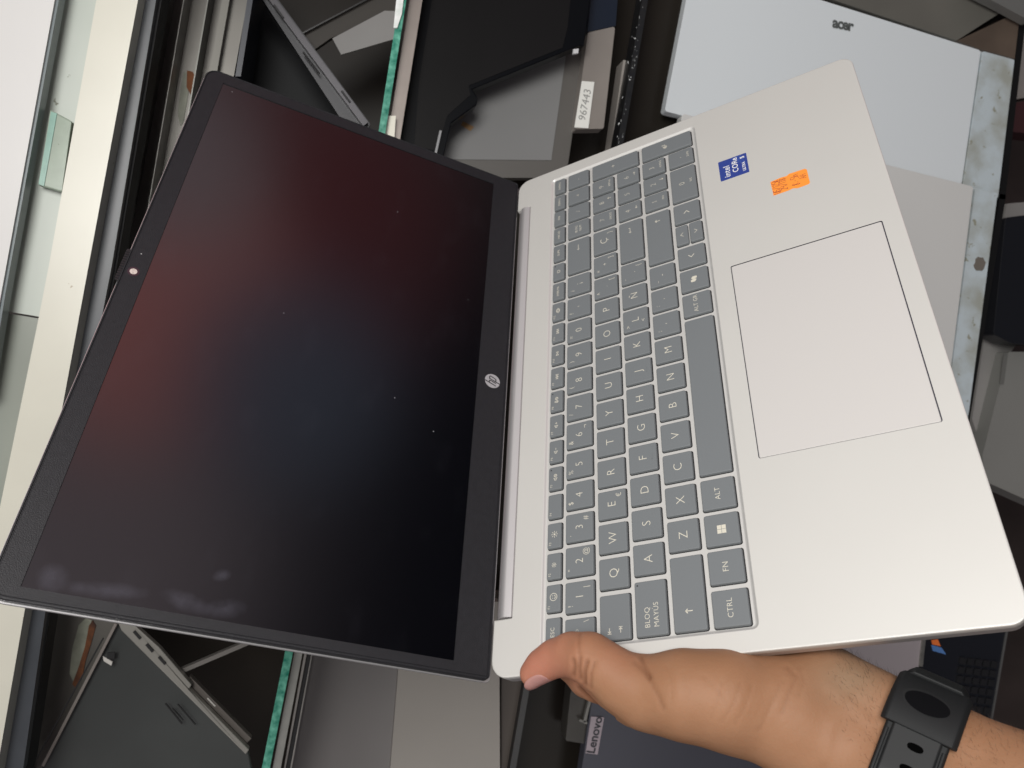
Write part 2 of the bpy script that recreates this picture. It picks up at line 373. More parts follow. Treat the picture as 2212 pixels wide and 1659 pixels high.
well = MB()
ZT, ZB = .5, -1.15
for x0, x1, y0, y1, leg, led in KEYS:
    rk = 1.1
    arrow_half = (x0 == 246.2)
    well.prism(rrect(x0-.45, y0-(.6 if not (arrow_half and y0 > 110) else -.1), x1+.4, y1+.3, 1.2, 3), -1.248, -1.20)
    base = rrect(x0-.05, y0-.05, x1+.05, y1+.05, rk, 4)
    v, f = loops_mesh([(inset(base, .62), ZT), (inset(base, .42), ZT-.03), (inset(base, .2), ZT-.2), (inset(base, .08), ZT-.5), (base, ZB)], cap_first=True)
    cx, cy = (x0+x1)/2, (y0+y1)/2
    k = mesh_obj('key', scale([(a-cx, b-cy, c) for a, b, c in v]), f, M_key, laptop); k.location = (cx*S, cy*S, 0)
    k.data.polygons.foreach_set('use_smooth', [len(p.vertices) == 4 for p in k.data.polygons])
    lm = MB(); zl = ZT+.03
    for q in leg:
        if q[0] == 't':
            _, s, size, dx, dy, al = q
            big = size > 3
            v, f = text_tris(s, size, -.10 if size > 4.8 else (-.03 if size > 3 else -.01), al, 1.05)
            if s in ("'", '`', '´', ',', '.', '¨', '·', '-', '"', ';', ':', '_'):
                dy += {"'": -1.6, '`': -1.6, '´': -1.6, ',': 1.0, '.': 1.0}.get(s, 0)
            lm.add([(a+dx, b+dy, zl) for a, b in v], f)
        elif q[0] == 'i':
            st, fi = icon(q[1], q[3], q[4], q[2])
            for cl, pts in st: lm.ribbon(pts, .3 if q[2] < 3 else W_ST, zl-.02, zl, bool(cl))
            for poly in fi: lm.prism(poly, zl-.02, zl)
    if lm.v: mesh_obj('legend', scale(lm.v), lm.f, M_leg, k)
    if led:
        d = MB(); d.prism([(x1-x0)/2-1.7+.42*cos(a*.785) and ((x1-x0)/2-1.9+.42*cos(a*.785), (y1-y0)/2-1.6+.42*sin(a*.785)) for a in range(8)], ZT-.02, ZT+.02)
        mesh_obj('led', scale(d.v), d.f, M_black, k)
    if ('bar',) in leg:
        d = MB(); d.prism(rrect(-1.9, -5.3, 1.9, -4.7, .28, 3), ZT-.02, ZT+.16); mesh_obj('bump_bar', scale(d.v), d.f, M_key, k)
lp('key_wells', well.v, well.f, M_black, deck)

# hinge barrel
prof = [(225.15, -9), (225.15, -.2), (225.35, .15), (228.2, 1.3), (229.0, 1.4), (230.0, 1.25), (231.2, .7), (232.6, -.3), (234.0, -1.7), (235.2, -3.2), (236.0, -5.), (236.2, -9), (233, -14)]
v = [(30.1, a, b) for a, b in prof]+[(330.1, a, b) for a, b in prof]; n = len(prof)
f = [(i, (i+1) % n, n+(i+1) % n, n+i) for i in range(n)]+[tuple(range(n)), tuple(range(n, 2*n))]
hb = lp('hinge_cover', v, f, mat('hinge_silver', (.62, .60, .61), .3, .6), bevel=0)
hb.data.polygons.foreach_set('use_smooth', [len(p.vertices) == 4 for p in hb.data.polygons])
hb.data.set_sharp_from_angle(angle=math.radians(35))

# lid -------------------------------------------------------------
AN = 0.9182858; HY, HZ = 234.316, -1.718
LID = Matrix(((1, 0, 0, 0), (0, cos(AN), -sin(AN), HY*S), (0, sin(AN), cos(AN), HZ*S), (0, 0, 0, 1)))
def ln(name, v, f, m, parent, **k): return mesh_obj(name, scale(v), f, m, parent, **k)
lo = rpoly([(-.2, 2.4), (359.9, 2.4), (359.9, 227.2), (-.2, 227.2)], [2.2, 2.2, 8, 8], 7)
dis = rrect(6.1, 21.6, 350.5, 215.4, .4, 2)
lid_o = rpoly([(-.9, .6), (360.6, .6), (360.6, 228.0), (-.9, 228.0)], [3, 3, 8.6, 8.6], 7)
mb = MB(); v, f = loops_mesh([(lid_o, -3.6), (inset(lid_o, -.15), -4.4), (inset(lid_o, .6), -5.8), (inset(lid_o, 3), -7.0)], cap_first=True, cap_last=True); mb.add(v, f)
lid = lp('lid', mb.v, mb.f, mat('lid_silver', (.58, .57, .58), .3, .7), laptop); lid.matrix_parent_inverse = Matrix(); lid.matrix_local = LID
mb = MB(); v, f = holed(inset(lo, 1.6), [dis], 0.0); mb.add(v, f)
v, f = loops_mesh([(inset(lo, 1.6), 0.), (inset(lo, 1.35), -.3), (inset(lo, 1.0), -.3), (inset(lo, .75), .25), (inset(lo, .3), .2), (lo, -.3), (inset(lo, -.1), -3.55)]); mb.add(v, f)
v, f = loops_mesh([(dis, 0.), (inset(dis, .12), -.55), (inset(dis, .12), -.8)]); mb.add(v, f)
ln('bezel', mb.v, mb.f, M_bezel, lid)
SMEARS = ((12, 205, 9, 9, 0), (11, 183, 5, 24, .1), (12, 150, 6, 16, -.15), (12, 133, 6, 14, .2), (27, 138, 4, 6, .5))
# display: dark anti-glare panel with dust and wiped smears
md = mat('display_panel', (.002, .002, .003), .17, 0, .5, ior=1.75); t = md.node_tree; b = t.nodes['Principled BSDF']
co = t.nodes.new('ShaderNodeTexCoord'); n1 = t.nodes.new('ShaderNodeTexNoise'); n1.inputs['Scale'].default_value = 34; n1.inputs['Detail'].default_value = 5
mp = t.nodes.new('ShaderNodeMapping'); mp.inputs['Scale'].default_value = (.7, 1.6, 1); mp.inputs['Rotation'].default_value = (0, 0, .5)
t.links.new(co.outputs['Object'], mp.inputs[0]); t.links.new(mp.outputs[0], n1.inputs['Vector'])
ra = t.nodes.new('ShaderNodeMapRange'); ra.inputs[1].default_value = .56; ra.inputs[2].default_value = .8; ra.inputs[3].default_value = 0; ra.inputs[4].default_value = 1
t.links.new(n1.outputs[0], ra.inputs[0])
vo = t.nodes.new('ShaderNodeTexVoronoi'); vo.inputs['Scale'].default_value = 75; t.links.new(co.outputs['Object'], vo.inputs['Vector'])
vs = t.nodes.new('ShaderNodeMapRange'); vs.inputs[1].default_value = .03; vs.inputs[2].default_value = .018; vs.inputs[3].default_value = 0; vs.inputs[4].default_value = 1; t.links.new(vo.outputs['Distance'], vs.inputs[0])
wv = t.nodes.new('ShaderNodeMath'); wv.operation = 'GREATER_THAN'; wv.inputs[1].default_value = .5
sp = t.nodes.new('ShaderNodeSeparateColor'); t.links.new(vo.outputs['Color'], sp.inputs[0]); t.links.new(sp.outputs[0], wv.inputs[0])
mu = t.nodes.new('ShaderNodeMath'); mu.operation = 'MULTIPLY'; t.links.new(vs.outputs[0], mu.inputs[0]); t.links.new(wv.outputs[0], mu.inputs[1])
m1 = t.nodes.new('ShaderNodeMix'); m1.data_type = 'RGBA'; m1.inputs[6].default_value = (.0015, .0015, .0022, 1); m1.inputs[7].default_value = (.0045, .0045, .006, 1); t.links.new(ra.outputs[0], m1.inputs[0])
m2 = t.nodes.new('ShaderNodeMix'); m2.data_type = 'RGBA'; m2.inputs[7].default_value = (.3, .3, .32, 1); t.links.new(mu.outputs[0], m2.inputs[0]); t.links.new(m1.outputs[2], m2.inputs[6]); last = m2.outputs[2]
sn = t.nodes.new('ShaderNodeTexNoise'); sn.inputs['Scale'].default_value = 110; sn.inputs['Detail'].default_value = 4; t.links.new(co.outputs['Object'], sn.inputs['Vector'])
for cx_, cy_, ax_, ay_, rt_ in SMEARS:
    mq = t.nodes.new('ShaderNodeMapping'); mq.vector_type = 'TEXTURE'; mq.inputs['Location'].default_value = (cx_*.001, cy_*.001, -.00056); mq.inputs['Rotation'].default_value = (0, 0, rt_); mq.inputs['Scale'].default_value = (ax_*.001, ay_*.001, 1)
    gq = t.nodes.new('ShaderNodeTexGradient'); gq.gradient_type = 'SPHERICAL'; t.links.new(co.outputs['Object'], mq.inputs[0]); t.links.new(mq.outputs[0], gq.inputs[0])
    mm = t.nodes.new('ShaderNodeMath'); mm.operation = 'MULTIPLY'; t.links.new(gq.outputs[1], mm.inputs[0]); t.links.new(sn.outputs[0], mm.inputs[1])
    mk_ = t.nodes.new('ShaderNodeMapRange'); mk_.inputs[1].default_value = .10; mk_.inputs[2].default_value = .42; t.links.new(mm.outputs[0], mk_.inputs[0])
    mz = t.nodes.new('ShaderNodeMix'); mz.data_type = 'RGBA'; mz.inputs[7].default_value = (.026, .026, .034, 1); t.links.new(mk_.outputs[0], mz.inputs[0]); t.links.new(last, mz.inputs[6]); last = mz.outputs[2]
t.links.new(last, b.inputs['Base Color'])
ln('display', *holed(inset(dis, .05), [], -.56), md, lid)
# grease smears left on the glass near one corner
def blob(cx, cy, a, b_, rot, n=18, jit=.15):
    out = []
    for i in range(n):
        t_ = i*2*math.pi/n; k = 1+rng.uniform(-jit, jit); x, y = a*cos(t_)*k, b_*sin(t_)*k
        out.append((cx+x*cos(rot)-y*sin(rot), cy+x*sin(rot)+y*cos(rot)))
    return out
# webcam and microphones, shutter
mb = MB(); mb.prism(blob(180.5, 221.7, 3.0, 3.0, 0, 20, 0), .02, .12); wc = ln('webcam', mb.v, mb.f, mat('webcam_ring', (.035, .02, .03), .25), lid)
mb = MB(); mb.prism(blob(180.5, 221.7, 1.9, 1.9, 0, 16, 0), .12, .2); ln('webcam_shutter', mb.v, mb.f, mat('shutter_white', (.62, .52, .48), .5, noise=.25, nscale=1500), lid)
for x in (212.2, 146.1):
    mb = MB(); mb.prism(blob(x, 221.3, .6, .6, 0, 8, 0), .0, .06); ln('microphone_hole', mb.v, mb.f, M_black, lid)
mb = MB(); mb.prism(blob(193.6, 221.5, .4, .4, 0, 8, 0), .0, .06); ln('camera_light', mb.v, mb.f, mat('led_white', (.35, .35, .35), .4), lid)
mb = MB()
for i in range(12): mb.prism([(174+i*1.7, 227.0), (174+i*1.7+1.0, 227.0), (174+i*1.7+1.0, 229.2), (174+i*1.7, 229.2)], -1.6, -.4)
mb.prism([(173, 227), (195, 227), (195, 229), (173, 229)], -1.7, -.8)
ln('shutter_slider', mb.v, mb.f, M_gasket, lid)
# logo disc with its two slanted letters
mb = MB(); mb.prism(blob(177.0, 12.0, 5.0, 5.0, 0, 40, 0), -.05, .06); lg = ln('logo', mb.v, mb.f, M_logo, lid)
mb = MB(); R5 = 5.0
def LG(*p): return [(177.0+a*R5, 12.0+b_*R5) for a, b_ in p]
for pts in (LG((-.10, .99), (-.62, -.5)), LG((-.36, .40), (-.02, .40), (.03, .28), (-.24, -.5)), LG((.30, .46), (-.19, -.98)), LG((.26, .40), (.60, .40), (.66, .28), (.42, -.34), (.30, -.44), (.02, -.44))):
    mb.ribbon(pts, .62, .06, .1)
ln('logo_lettering', mb.v, mb.f, M_gasket, lid)

# stickers on the palm rest ----------------------------------------
def decal_text(mb, s, size, cx, cy, z, rot=0, off=0, al='CENTER', sp=1.0, sx=1.0):
    v, f = text_tris(s, size, off, al, sp)
    mb.add([(cx+(a*sx*cos(rot)-b_*sin(rot)), cy+(a*sx*sin(rot)+b_*cos(rot)), z) for a, b_ in v], f)
mb = MB(); mb.prism(rrect(288.4, 71.9, 306.2, 89.7, .5, 3), .02, .10); st = lp('blue_sticker', mb.v, mb.f, mat('sticker_blue', (.025, .05, .27), .35, coat=.3), laptop)
mb = MB()
decal_text(mb, 'intel', 5.6, 290.2, 84.9, .13, off=.03, al='LEFT', sp=1.05)
decal_text(mb, 'CORe', 5.0, 292.2, 79.6, .13, off=.04, al='LEFT')
decal_text(mb, 'ULTRA', 2.6, 290.9, 74.4, .13, off=.05, al='LEFT')
decal_text(mb, '5', 3.6, 303.3, 74.6, .13, off=.12)
lp('sticker_lettering', mb.v, mb.f, mat('print_white', (.85, .85, .85), .5), st)
mb = MB()
for i in range(9):
    for j in range(7):
        if i+j*.8 > 5: mb.prism([(297.0+i*1.05-.2, 79.2-j*.95-.2+i*.25), (297.0+i*1.05+.2, 79.2-j*.95-.2+i*.25), (297.0+i*1.05+.2, 79.2-j*.95+.2+i*.25), (297.0+i*1.05-.2, 79.2-j*.95+.2+i*.25)], .10, .12)
lp('sticker_dots', mb.v, mb.f, mat('dots_blue', (.07, .16, .5), .4), st)
pl = [(261.8, 60.9), (273.7, 61.2), (274.4, 55), (274.1, 51.6), (275.2, 50), (275.0, 41.0), (273.8, 40.0), (262.4, 40.0), (261.7, 41.0), (261.4, 47), (262.5, 49.5), (262.0, 52.5)]
mb = MB(); mb.prism(pl, .02, .12); st = lp('orange_sticker', mb.v, mb.f, mat('paper_orange', (.95, .30, .035), .75), laptop)
mb = MB()
def hand(s, cx, cy, size):
    x = cx
    G = {'U': [[(0, 1), (.1, .1), (.4, 0), (.5, 1)], [(.5, 1), (.55, 0)]], '5': [[(.5, 1), (.05, 1), (.05, .6), (.45, .5), (.45, .1), (0, 0)]], '1': [[(.2, 1), (.2, 0)]], '/': [[(.5, 1.1), (0, -.1)]],
         '2': [[(0, .8), (.25, 1), (.45, .75), (0, 0), (.5, .05)]], 'H': [[(0, 1), (.05, 0)], [(.5, 1), (.45, 0)], [(0, .5), (.5, .55)]], '4': [[(0, 1), (.05, .5), (.5, .5)], [(.45, 1), (.45, 0)]],
         'T': [[(0, 1), (.55, .95)], [(.28, 1), (.25, 0)]], 'B': [[(0, 0), (.05, 1), (.4, .85), (.1, .5), (.45, .25), (0, 0)]], '8': [[(.4, 1), (.05, .75), (.4, .25), (.2, 0), (.02, .25), (.42, .8), (.35, 1)]],
         ':': [[(.1, .8), (.15, .7)], [(.1, .25), (.15, .15)]], '-': [[(0, .5), (.35, .5)]], 'h': [[(0, 1), (.02, 0)], [(.02, .4), (.35, .55), (.4, 0)]], 'A': [[(0, 0), (.25, 1), (.5, 0)], [(.1, .4), (.4, .4)]], 'm': [[(0, 0), (.05, .9), (.25, .3), (.45, .9), (.5, 0)]], 'k': [[(0, 1), (0, 0)], [(.4, .8), (0, .4), (.4, 0)]]}
    for ch in s:
        if ch in G:
            for pts in G[ch]: mb.ribbon([(x+a*size, cy+(b_-.5)*size*1.35+rng.uniform(-.08, .08)) for a, b_ in pts], .28, .12, .15)
        x += size*(.62 if ch not in '1:' else .42)
hand('U5/125k', 262.3, 58.6, 2.9); hand('24/1TB', 263.6, 54.4, 2.9); hand('8:-5h', 264.0, 47.6, 3.3); hand('Am', 267.6, 43.2, 3.0)
lp('handwriting', mb.v, mb.f, mat('pen_red', (.30, .035, .03), .6), st)

# ------------------------------------------------------------------ hand: one continuous surface from smoothly joined tapered limbs
RLi = RL.T
def Q(u, v, zc):
    """camera-space mm of the pixel ray's point zc mm above the laptop's deck plane"""
    C0 = -RLi@TL; dd = RLi@ray(u, v); s = (zc-C0[2])/dd[2]; return s*ray(u, v)
def Bp(x, y, z): return RL@np.array([x, y, z], float)+TL
hp = {}
cones = []   # (a, b, ra, rb, k)
def cone(a, b, ra, rb, k=4.): cones.append((np.array(a), np.array(b), ra, rb, k))
# thumb
th = [(Q(1150, 1455, 5.2), 6.3), (Q(1171, 1438, 6.0), 7.4), (Q(1198, 1422, 7.5), 8.3), (Q(1236, 1414, 9.2), 9.8), (Q(1274, 1423, 10.5), 11.4), (Q(1308, 1446, 9.), 11.6), (Q(1345, 1474, 5.), 13.0), (Q(1390, 1494, 0), 15.5)]
for (a, ra), (b_, rb) in zip(th, th[1:]): cone(a, b_, ra, rb, 3.)
# thenar and heel of the hand
cone(Q(1390, 1494, 0), Q(1480, 1500, -2), 15.3, 18.2, 3.2)
cone(Q(1480, 1500, -2), Q(1570, 1510, -8), 18.2, 19.2, 5)
cone(Q(1425, 1512, -8), Q(1590, 1528, -16), 13.5, 17.5, 6)
cone(Q(1570, 1510, -8), Q(1700, 1528, -22), 19.5, 20., 6)
cone(Q(1590, 1528, -16), Q(1720, 1574, -24), 17.5, 19., 6)
# wrist and forearm: two parallel bones of flesh
cone(Q(1700, 1528, -22), Q(1785, 1500, -32), 20, 19, 7)
cone(Q(1785, 1500, -32), Q(1884, 1557, -35), 19, 19.5, 8)
cone(Q(1884, 1557, -35), Q(2014, 1634, -38), 19.5, 21.5, 8)
cone(Q(2014, 1634, -38), Q(2420, 1820, -42), 21.5, 27, 8)
cone(Q(1720, 1574, -24), Q(1800, 1603, -32), 19, 20.5, 7)
cone(Q(1800, 1603, -32), Q(1960, 1725, -34), 20.5, 24, 8)
cone(Q(1960, 1725, -34), Q(2350, 1950, -34), 24, 29, 8)
# palm under the laptop and four fingers curled below it
cone(Q(1392, 1500, -14), Bp(4, 165, -40), 13, 13, 6); cone(Q(1590, 1528, -20), Bp(0, 110, -42), 16, 13, 6); cone(Bp(4, 165, -40), Bp(0, 110, -42), 13, 13, 6)
ix = Q(1368, 1526, -12)
cone(ix, Q(1267, 1466, -26), 9.2, 8.8, 3); cone(Q(1267, 1466, -26), Q(1233, 1432, -28), 9., 8.7, 2); cone(Q(1233, 1432, -28), Bp(40, 208, -26), 8.7, 7.6, 2)
for yy, L in ((172, 66), (150, 62), (128, 50)):
    cone(Bp(2, yy-4, -38), Bp(L*.5, yy, -31), 10, 8.8, 4); cone(Bp(L*.5, yy, -31), Bp(L, yy+2, -26), 8.8, 7.4, 3)
allp = np.array([c[0] for c in cones]+[c[1] for c in cones])
h_ = 1.15
lo_b = allp.min(0)-32; hi_b = allp.max(0)+32; hi_b[0] = min(hi_b[0], 285)
gx, gy, gz = [np.arange(lo_b[i], hi_b[i], h_) for i in range(3)]
X, Y, Z = np.meshgrid(gx, gy, gz, indexing='ij'); 
X = X.astype(np.float32); Y = Y.astype(np.float32); Z = Z.astype(np.float32)
D = np.full(X.shape, 60., np.float32)
for a, b_, ra, rb, k in cones:
    m0 = np.minimum(a, b_)-max(ra, rb)-14; m1 = np.maximum(a, b_)+max(ra, rb)+14
    s0 = [max(0, int((m0[i]-lo_b[i])/h_)) for i in range(3)]; s1 = [int((m1[i]-lo_b[i])/h_)+2 for i in range(3)]
    sl = tuple(slice(s0[i], s1[i]) for i in range(3))
    px, py, pz = X[sl]-a[0], Y[sl]-a[1], Z[sl]-a[2]; d = b_-a
    t_ = np.clip((px*d[0]+py*d[1]+pz*d[2])/(d@d), 0, 1)
    dist = np.sqrt((px-t_*d[0])**2+(py-t_*d[1])**2+(pz-t_*d[2])**2)-(ra+(rb-ra)*t_)
    o = D[sl]; hh = np.clip(.5+.5*(o-dist)/k, 0, 1)
    D[sl] = o*(1-hh)+dist*hh-k*hh*(1-hh)
del X, Y, Z
# surface nets
ins = D < 0
c8 = [(i, j, k) for i in (0, 1) for j in (0, 1) for k in (0, 1)]
sh = tuple(n-1 for n in D.shape)
def cs(A, c): return A[c[0]:c[0]+sh[0], c[1]:c[1]+sh[1], c[2]:c[2]+sh[2]]
cnt = sum(cs(ins, c).astype(np.int8) for c in c8); act = (cnt > 0) & (cnt < 8)
I = np.argwhere(act); ids = -np.ones(sh, np.int64); ids[act] = np.arange(len(I))
acc = np.zeros((len(I), 3)); num_ = np.zeros(len(I))
for c in c8:
    for ax in range(3):
        if c[ax] == 0:
            e = list(c); e[ax] = 1
            A = D[I[:, 0]+c[0], I[:, 1]+c[1], I[:, 2]+c[2]]; Bv = D[I[:, 0]+e[0], I[:, 1]+e[1], I[:, 2]+e[2]]
            mk = (A < 0) != (Bv < 0); tt = np.where(mk, A/np.where(mk, A-Bv, 1), 0)
            P = np.tile(np.array(c, float), (len(I), 1)); P[:, ax] = tt
            acc += P*mk[:, None]; num_ += mk
V = (I+acc/num_[:, None])*h_+lo_b
faces = []
for ax in range(3):
    o1, o2 = [(1, 2), (2, 0), (0, 1)][ax]
    sA = [slice(None)]*3; sB = [slice(None)]*3; sA[ax] = slice(0, -1); sB[ax] = slice(1, None)
    a = ins[tuple(sA)]; b_ = ins[tuple(sB)]; E_ = np.argwhere(a != b_)
    ok = (E_[:, o1] > 0) & (E_[:, o2] > 0) & (E_[:, o1] < sh[o1]) & (E_[:, o2] < sh[o2]) & (E_[:, ax] < sh[ax]); E_ = E_[ok]
    fl = ins[E_[:, 0], E_[:, 1], E_[:, 2]]
    def g(d1, d2):
        q = E_.copy(); q[:, o1] -= d1; q[:, o2] -= d2; return ids[q[:, 0], q[:, 1], q[:, 2]]
    quad = np.stack([g(1, 1), g(0, 1), g(0, 0), g(1, 0)], 1); quad[~fl] = quad[~fl][:, ::-1]
    faces.append(quad)
faces = np.concatenate(faces); faces = faces[(faces >= 0).all(1)]
# light smoothing
nb = np.concatenate([faces[:, [0, 1]], faces[:, [1, 2]], faces[:, [2, 3]], faces[:, [3, 0]]])
for it in range(5):
    sm = np.zeros_like(V); ct = np.zeros(len(V))
    for a, b_ in ((0, 1), (1, 0)):
        for ax in range(3): sm[:, ax] += np.bincount(nb[:, a], V[nb[:, b_], ax], len(V))
        ct += np.bincount(nb[:, a], minlength=len(V))
    V = V*.5+.5*sm/np.maximum(ct, 1)[:, None]
# normals
fn = np.cross(V[faces[:, 2]]-V[faces[:, 0]], V[faces[:, 3]]-V[faces[:, 1]])
N = np.zeros_like(V)
for j in range(4):
    for ax in range(3): N[:, ax] += np.bincount(faces[:, j], fn[:, ax], len(V))
N /= np.linalg.norm(N, axis=1)[:, None]+1e-9
ctr = V.mean(0)
# skin folds: polylines across the palm side, (points, width px, depth mm)
pu = 1106+V[:, 0]/V[:, 2]*F2; pv = 829.5+V[:, 1]/V[:, 2]*F2
folds = [([(1248, 1484), (1264, 1500), (1294, 1531), (1325, 1554)], 4, 1.4), ([(1252, 1368), (1249, 1395), (1253, 1420)], 4, .5), ([(1238, 1458), (1240, 1440), (1237, 1425)], 5, .9), ([(1252, 1466), (1250, 1445), (1252, 1425)], 5, .9), ([(1262, 1478), (1262, 1450), (1268, 1428)], 5, 1.0), ([(1275, 1485), (1276, 1455), (1284, 1430)], 4, .6),
         ([(1386, 1420), (1393, 1440), (1402, 1462)], 6, .75), ([(1372, 1430), (1398, 1458), (1420, 1500), (1432, 1530)], 6, .5),
         ([(1440, 1440), (1452, 1480), (1450, 1520)], 3.5, .22), ([(1475, 1450), (1490, 1490), (1488, 1520)], 3.5, .2), ([(1520, 1460), (1540, 1480), (1568, 1520)], 3.5, .25), ([(1560, 1470), (1548, 1520), (1536, 1550)], 3.5, .25), ([(1600, 1475), (1585, 1520), (1560, 1560)], 3.5, .28), ([(1625, 1480), (1612, 1520), (1590, 1560)], 3.5, .25),
         ([(1700, 1440), (1722, 1462), (1705, 1495), (1690, 1540)], 5, .4), ([(1690, 1470), (1668, 1520), (1640, 1580)], 4, .3), ([(1728, 1440), (1738, 1470), (1725, 1500)], 4, .3), ([(1850, 1500), (1800, 1560), (1780, 1640)], 14, -.5), ([(1790, 1480), (1880, 1560)], 12, -.4)]
front = (N[:, 2] < .1)
disp = np.zeros(len(V))
for pts, wd, dp in folds:
    best = np.full(len(V), 1e9)
    for (a, b_), (c, d) in zip(pts, pts[1:]):
        L2 = (c-a)**2+(d-b_)**2; tt = np.clip(((pu-a)*(c-a)+(pv-b_)*(d-b_))/L2, 0, 1)
        best = np.minimum(best, np.hypot(pu-a-tt*(c-a), pv-b_-tt*(d-b_)))
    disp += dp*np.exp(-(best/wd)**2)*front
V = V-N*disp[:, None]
HM = Matrix([[*MCW[i], CAM[i]] for i in range(3)]+[[0, 0, 0, 1]])
# root at the wrist
root = np.array(Q(2150, 1740, -36))
person = empty('person', M=HM@Matrix.Translation(Vector(root*S)), label='bare forearm and hand gripping the laptop corner, thumb pressed on top', cat='person')
me = bpy.data.meshes.new('hand_and_forearm'); me.from_pydata(((V-root)*S).tolist(), [], faces.tolist())
me.polygons.foreach_set('use_smooth', [True]*len(me.polygons))
at_ = me.color_attributes.new('skin_tone_shade', 'FLOAT_COLOR', 'POINT')
tip = np.linalg.norm(V-th[1][0], axis=1); blush = np.clip(1.25-tip/30, 0, 1)
web = np.exp(-(np.hypot(pu-1330, pv-1400)/70)**2)*.3
fold_shade = np.clip(disp-.12, 0, 1)*.75  # folds also darkened in colour, standing in for their shade
hb_ = np.exp(-(np.hypot((pu-1835), (pv-1465)*1.3)/75)**2)*.6
col = np.stack([np.clip(blush+web, 0, 1), fold_shade, hb_, np.ones(len(V))], 1).astype(np.float32)
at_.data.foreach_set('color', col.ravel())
ms = bpy.data.materials.new('skin'); ms.use_nodes = True; t = ms.node_tree; b = t.nodes['Principled BSDF']; MATS['skin'] = ms
vc = t.nodes.new('ShaderNodeVertexColor'); vc.layer_name = 'skin_tone_shade'; sc = t.nodes.new('ShaderNodeSeparateColor'); t.links.new(vc.outputs[0], sc.inputs[0])
co = t.nodes.new('ShaderNodeTexCoord'); nz = t.nodes.new('ShaderNodeTexNoise'); nz.inputs['Scale'].default_value = 38; nz.inputs['Detail'].default_value = 6; t.links.new(co.outputs['Object'], nz.inputs['Vector'])
def mx(fac, a, b_):
    n = t.nodes.new('ShaderNodeMix'); n.data_type = 'RGBA'; t.links.new(fac, n.inputs[0])
    for i, v_ in ((6, a), (7, b_)):
        if isinstance(v_, tuple): n.inputs[i].default_value = (*v_, 1)
        else: t.links.new(v_, n.inputs[i])
    return n.outputs[2]
cA = mx(nz.outputs[0], (.265, .128, .064), (.385, .205, .118))
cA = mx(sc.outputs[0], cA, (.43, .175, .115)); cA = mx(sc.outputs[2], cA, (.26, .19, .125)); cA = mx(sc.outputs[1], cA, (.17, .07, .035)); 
t.links.new(cA, b.inputs['Base Color']); b.inputs['Roughness'].default_value = .58; b.inputs['Specular IOR Level'].default_value = .28
b.inputs['Subsurface Weight'].default_value = .12; b.inputs['Subsurface Radius'].default_value = (1, .35, .2); b.inputs['Subsurface Scale'].default_value = .004
vb = t.nodes.new('ShaderNodeTexVoronoi'); vb.inputs['Scale'].default_value = 900; t.links.new(co.outputs['Object'], vb.inputs['Vector'])
nb2 = t.nodes.new('ShaderNodeTexNoise'); nb2.inputs['Scale'].default_value = 220; nb2.inputs['Detail'].default_value = 5; t.links.new(co.outputs['Object'], nb2.inputs['Vector'])
ad = t.nodes.new('ShaderNodeMath'); ad.operation = 'MULTIPLY_ADD'; t.links.new(vb.outputs['Distance'], ad.inputs[0]); ad.inputs[1].default_value = .3; t.links.new(nb2.outputs[0], ad.inputs[2])
bu = t.nodes.new('ShaderNodeBump'); bu.inputs['Strength'].default_value = .35; bu.inputs['Distance'].default_value = .0005; t.links.new(ad.outputs[0], bu.inputs['Height']); t.links.new(bu.outputs[0], b.inputs['Normal'])
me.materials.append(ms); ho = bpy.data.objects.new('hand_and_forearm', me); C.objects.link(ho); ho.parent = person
# thumb nail: curved plate laid on the surface of the tip
tree_pts = V; 
def surf(u, v, lift):
    d2 = (pu-u)**2+(pv-v)**2; fr_ = np.where(N[:, 2] < .35, 0, 1e9); near = np.where(V[:, 2] < 420, 0, 1e9); j = np.argsort(d2+fr_+near)[:10]
    z = V[j, 2].mean(); n_ = N[j].mean(0); n_ /= np.linalg.norm(n_); return ray(u, v)*z+n_*lift
a0_, a1_ = np.array(th[0][0]), np.array(th[2][0]); ax_ = (a1_-a0_)/np.linalg.norm(a1_-a0_); Ltip = np.linalg.norm(a1_-a0_)
ec = -a0_/np.linalg.norm(a0_); ec -= ax_*(ec@ax_); ec /= np.linalg.norm(ec); ed = np.cross(ax_, ec); ed = ed if ed[1] > 0 else -ed
nv = []; nf = []; NS = 26; rings = (1.0, .97, .8, .6, .4, .2, .03)
for k in rings:
    for i in range(NS):
        t_ = 2*math.pi*i/NS; c_, s_ = cos(t_), sin(t_); c_ = math.copysign(abs(c_)**(2/2.8), c_)*k; s_ = math.copysign(abs(s_)**(2/2.8), s_)*k
        sl_ = 1.6+6.9*c_; ph = math.radians(60+52*s_)
        rr_ = 6.3+2.0*min(1., max(0, sl_)/Ltip)-(0 if sl_ > 0 else .09*sl_*sl_*.35)
        P_ = a0_+ax_*sl_+(ec*cos(ph)+ed*math.sin(ph))*(rr_+(.05 if k == 1. else .42)); nv.append(tuple((P_-root)*S))
for q in range(len(rings)-1): nf += [(q*NS+i, q*NS+(i+1) % NS, (q+1)*NS+(i+1) % NS, (q+1)*NS+i) for i in range(NS)]
nf.append(tuple((len(rings)-1)*NS+i for i in range(NS)))
mesh_obj('thumb_nail', nv, nf, mat('nail', (.42, .215, .19), .3, 0, .5, sss=.1), person, smooth=True)
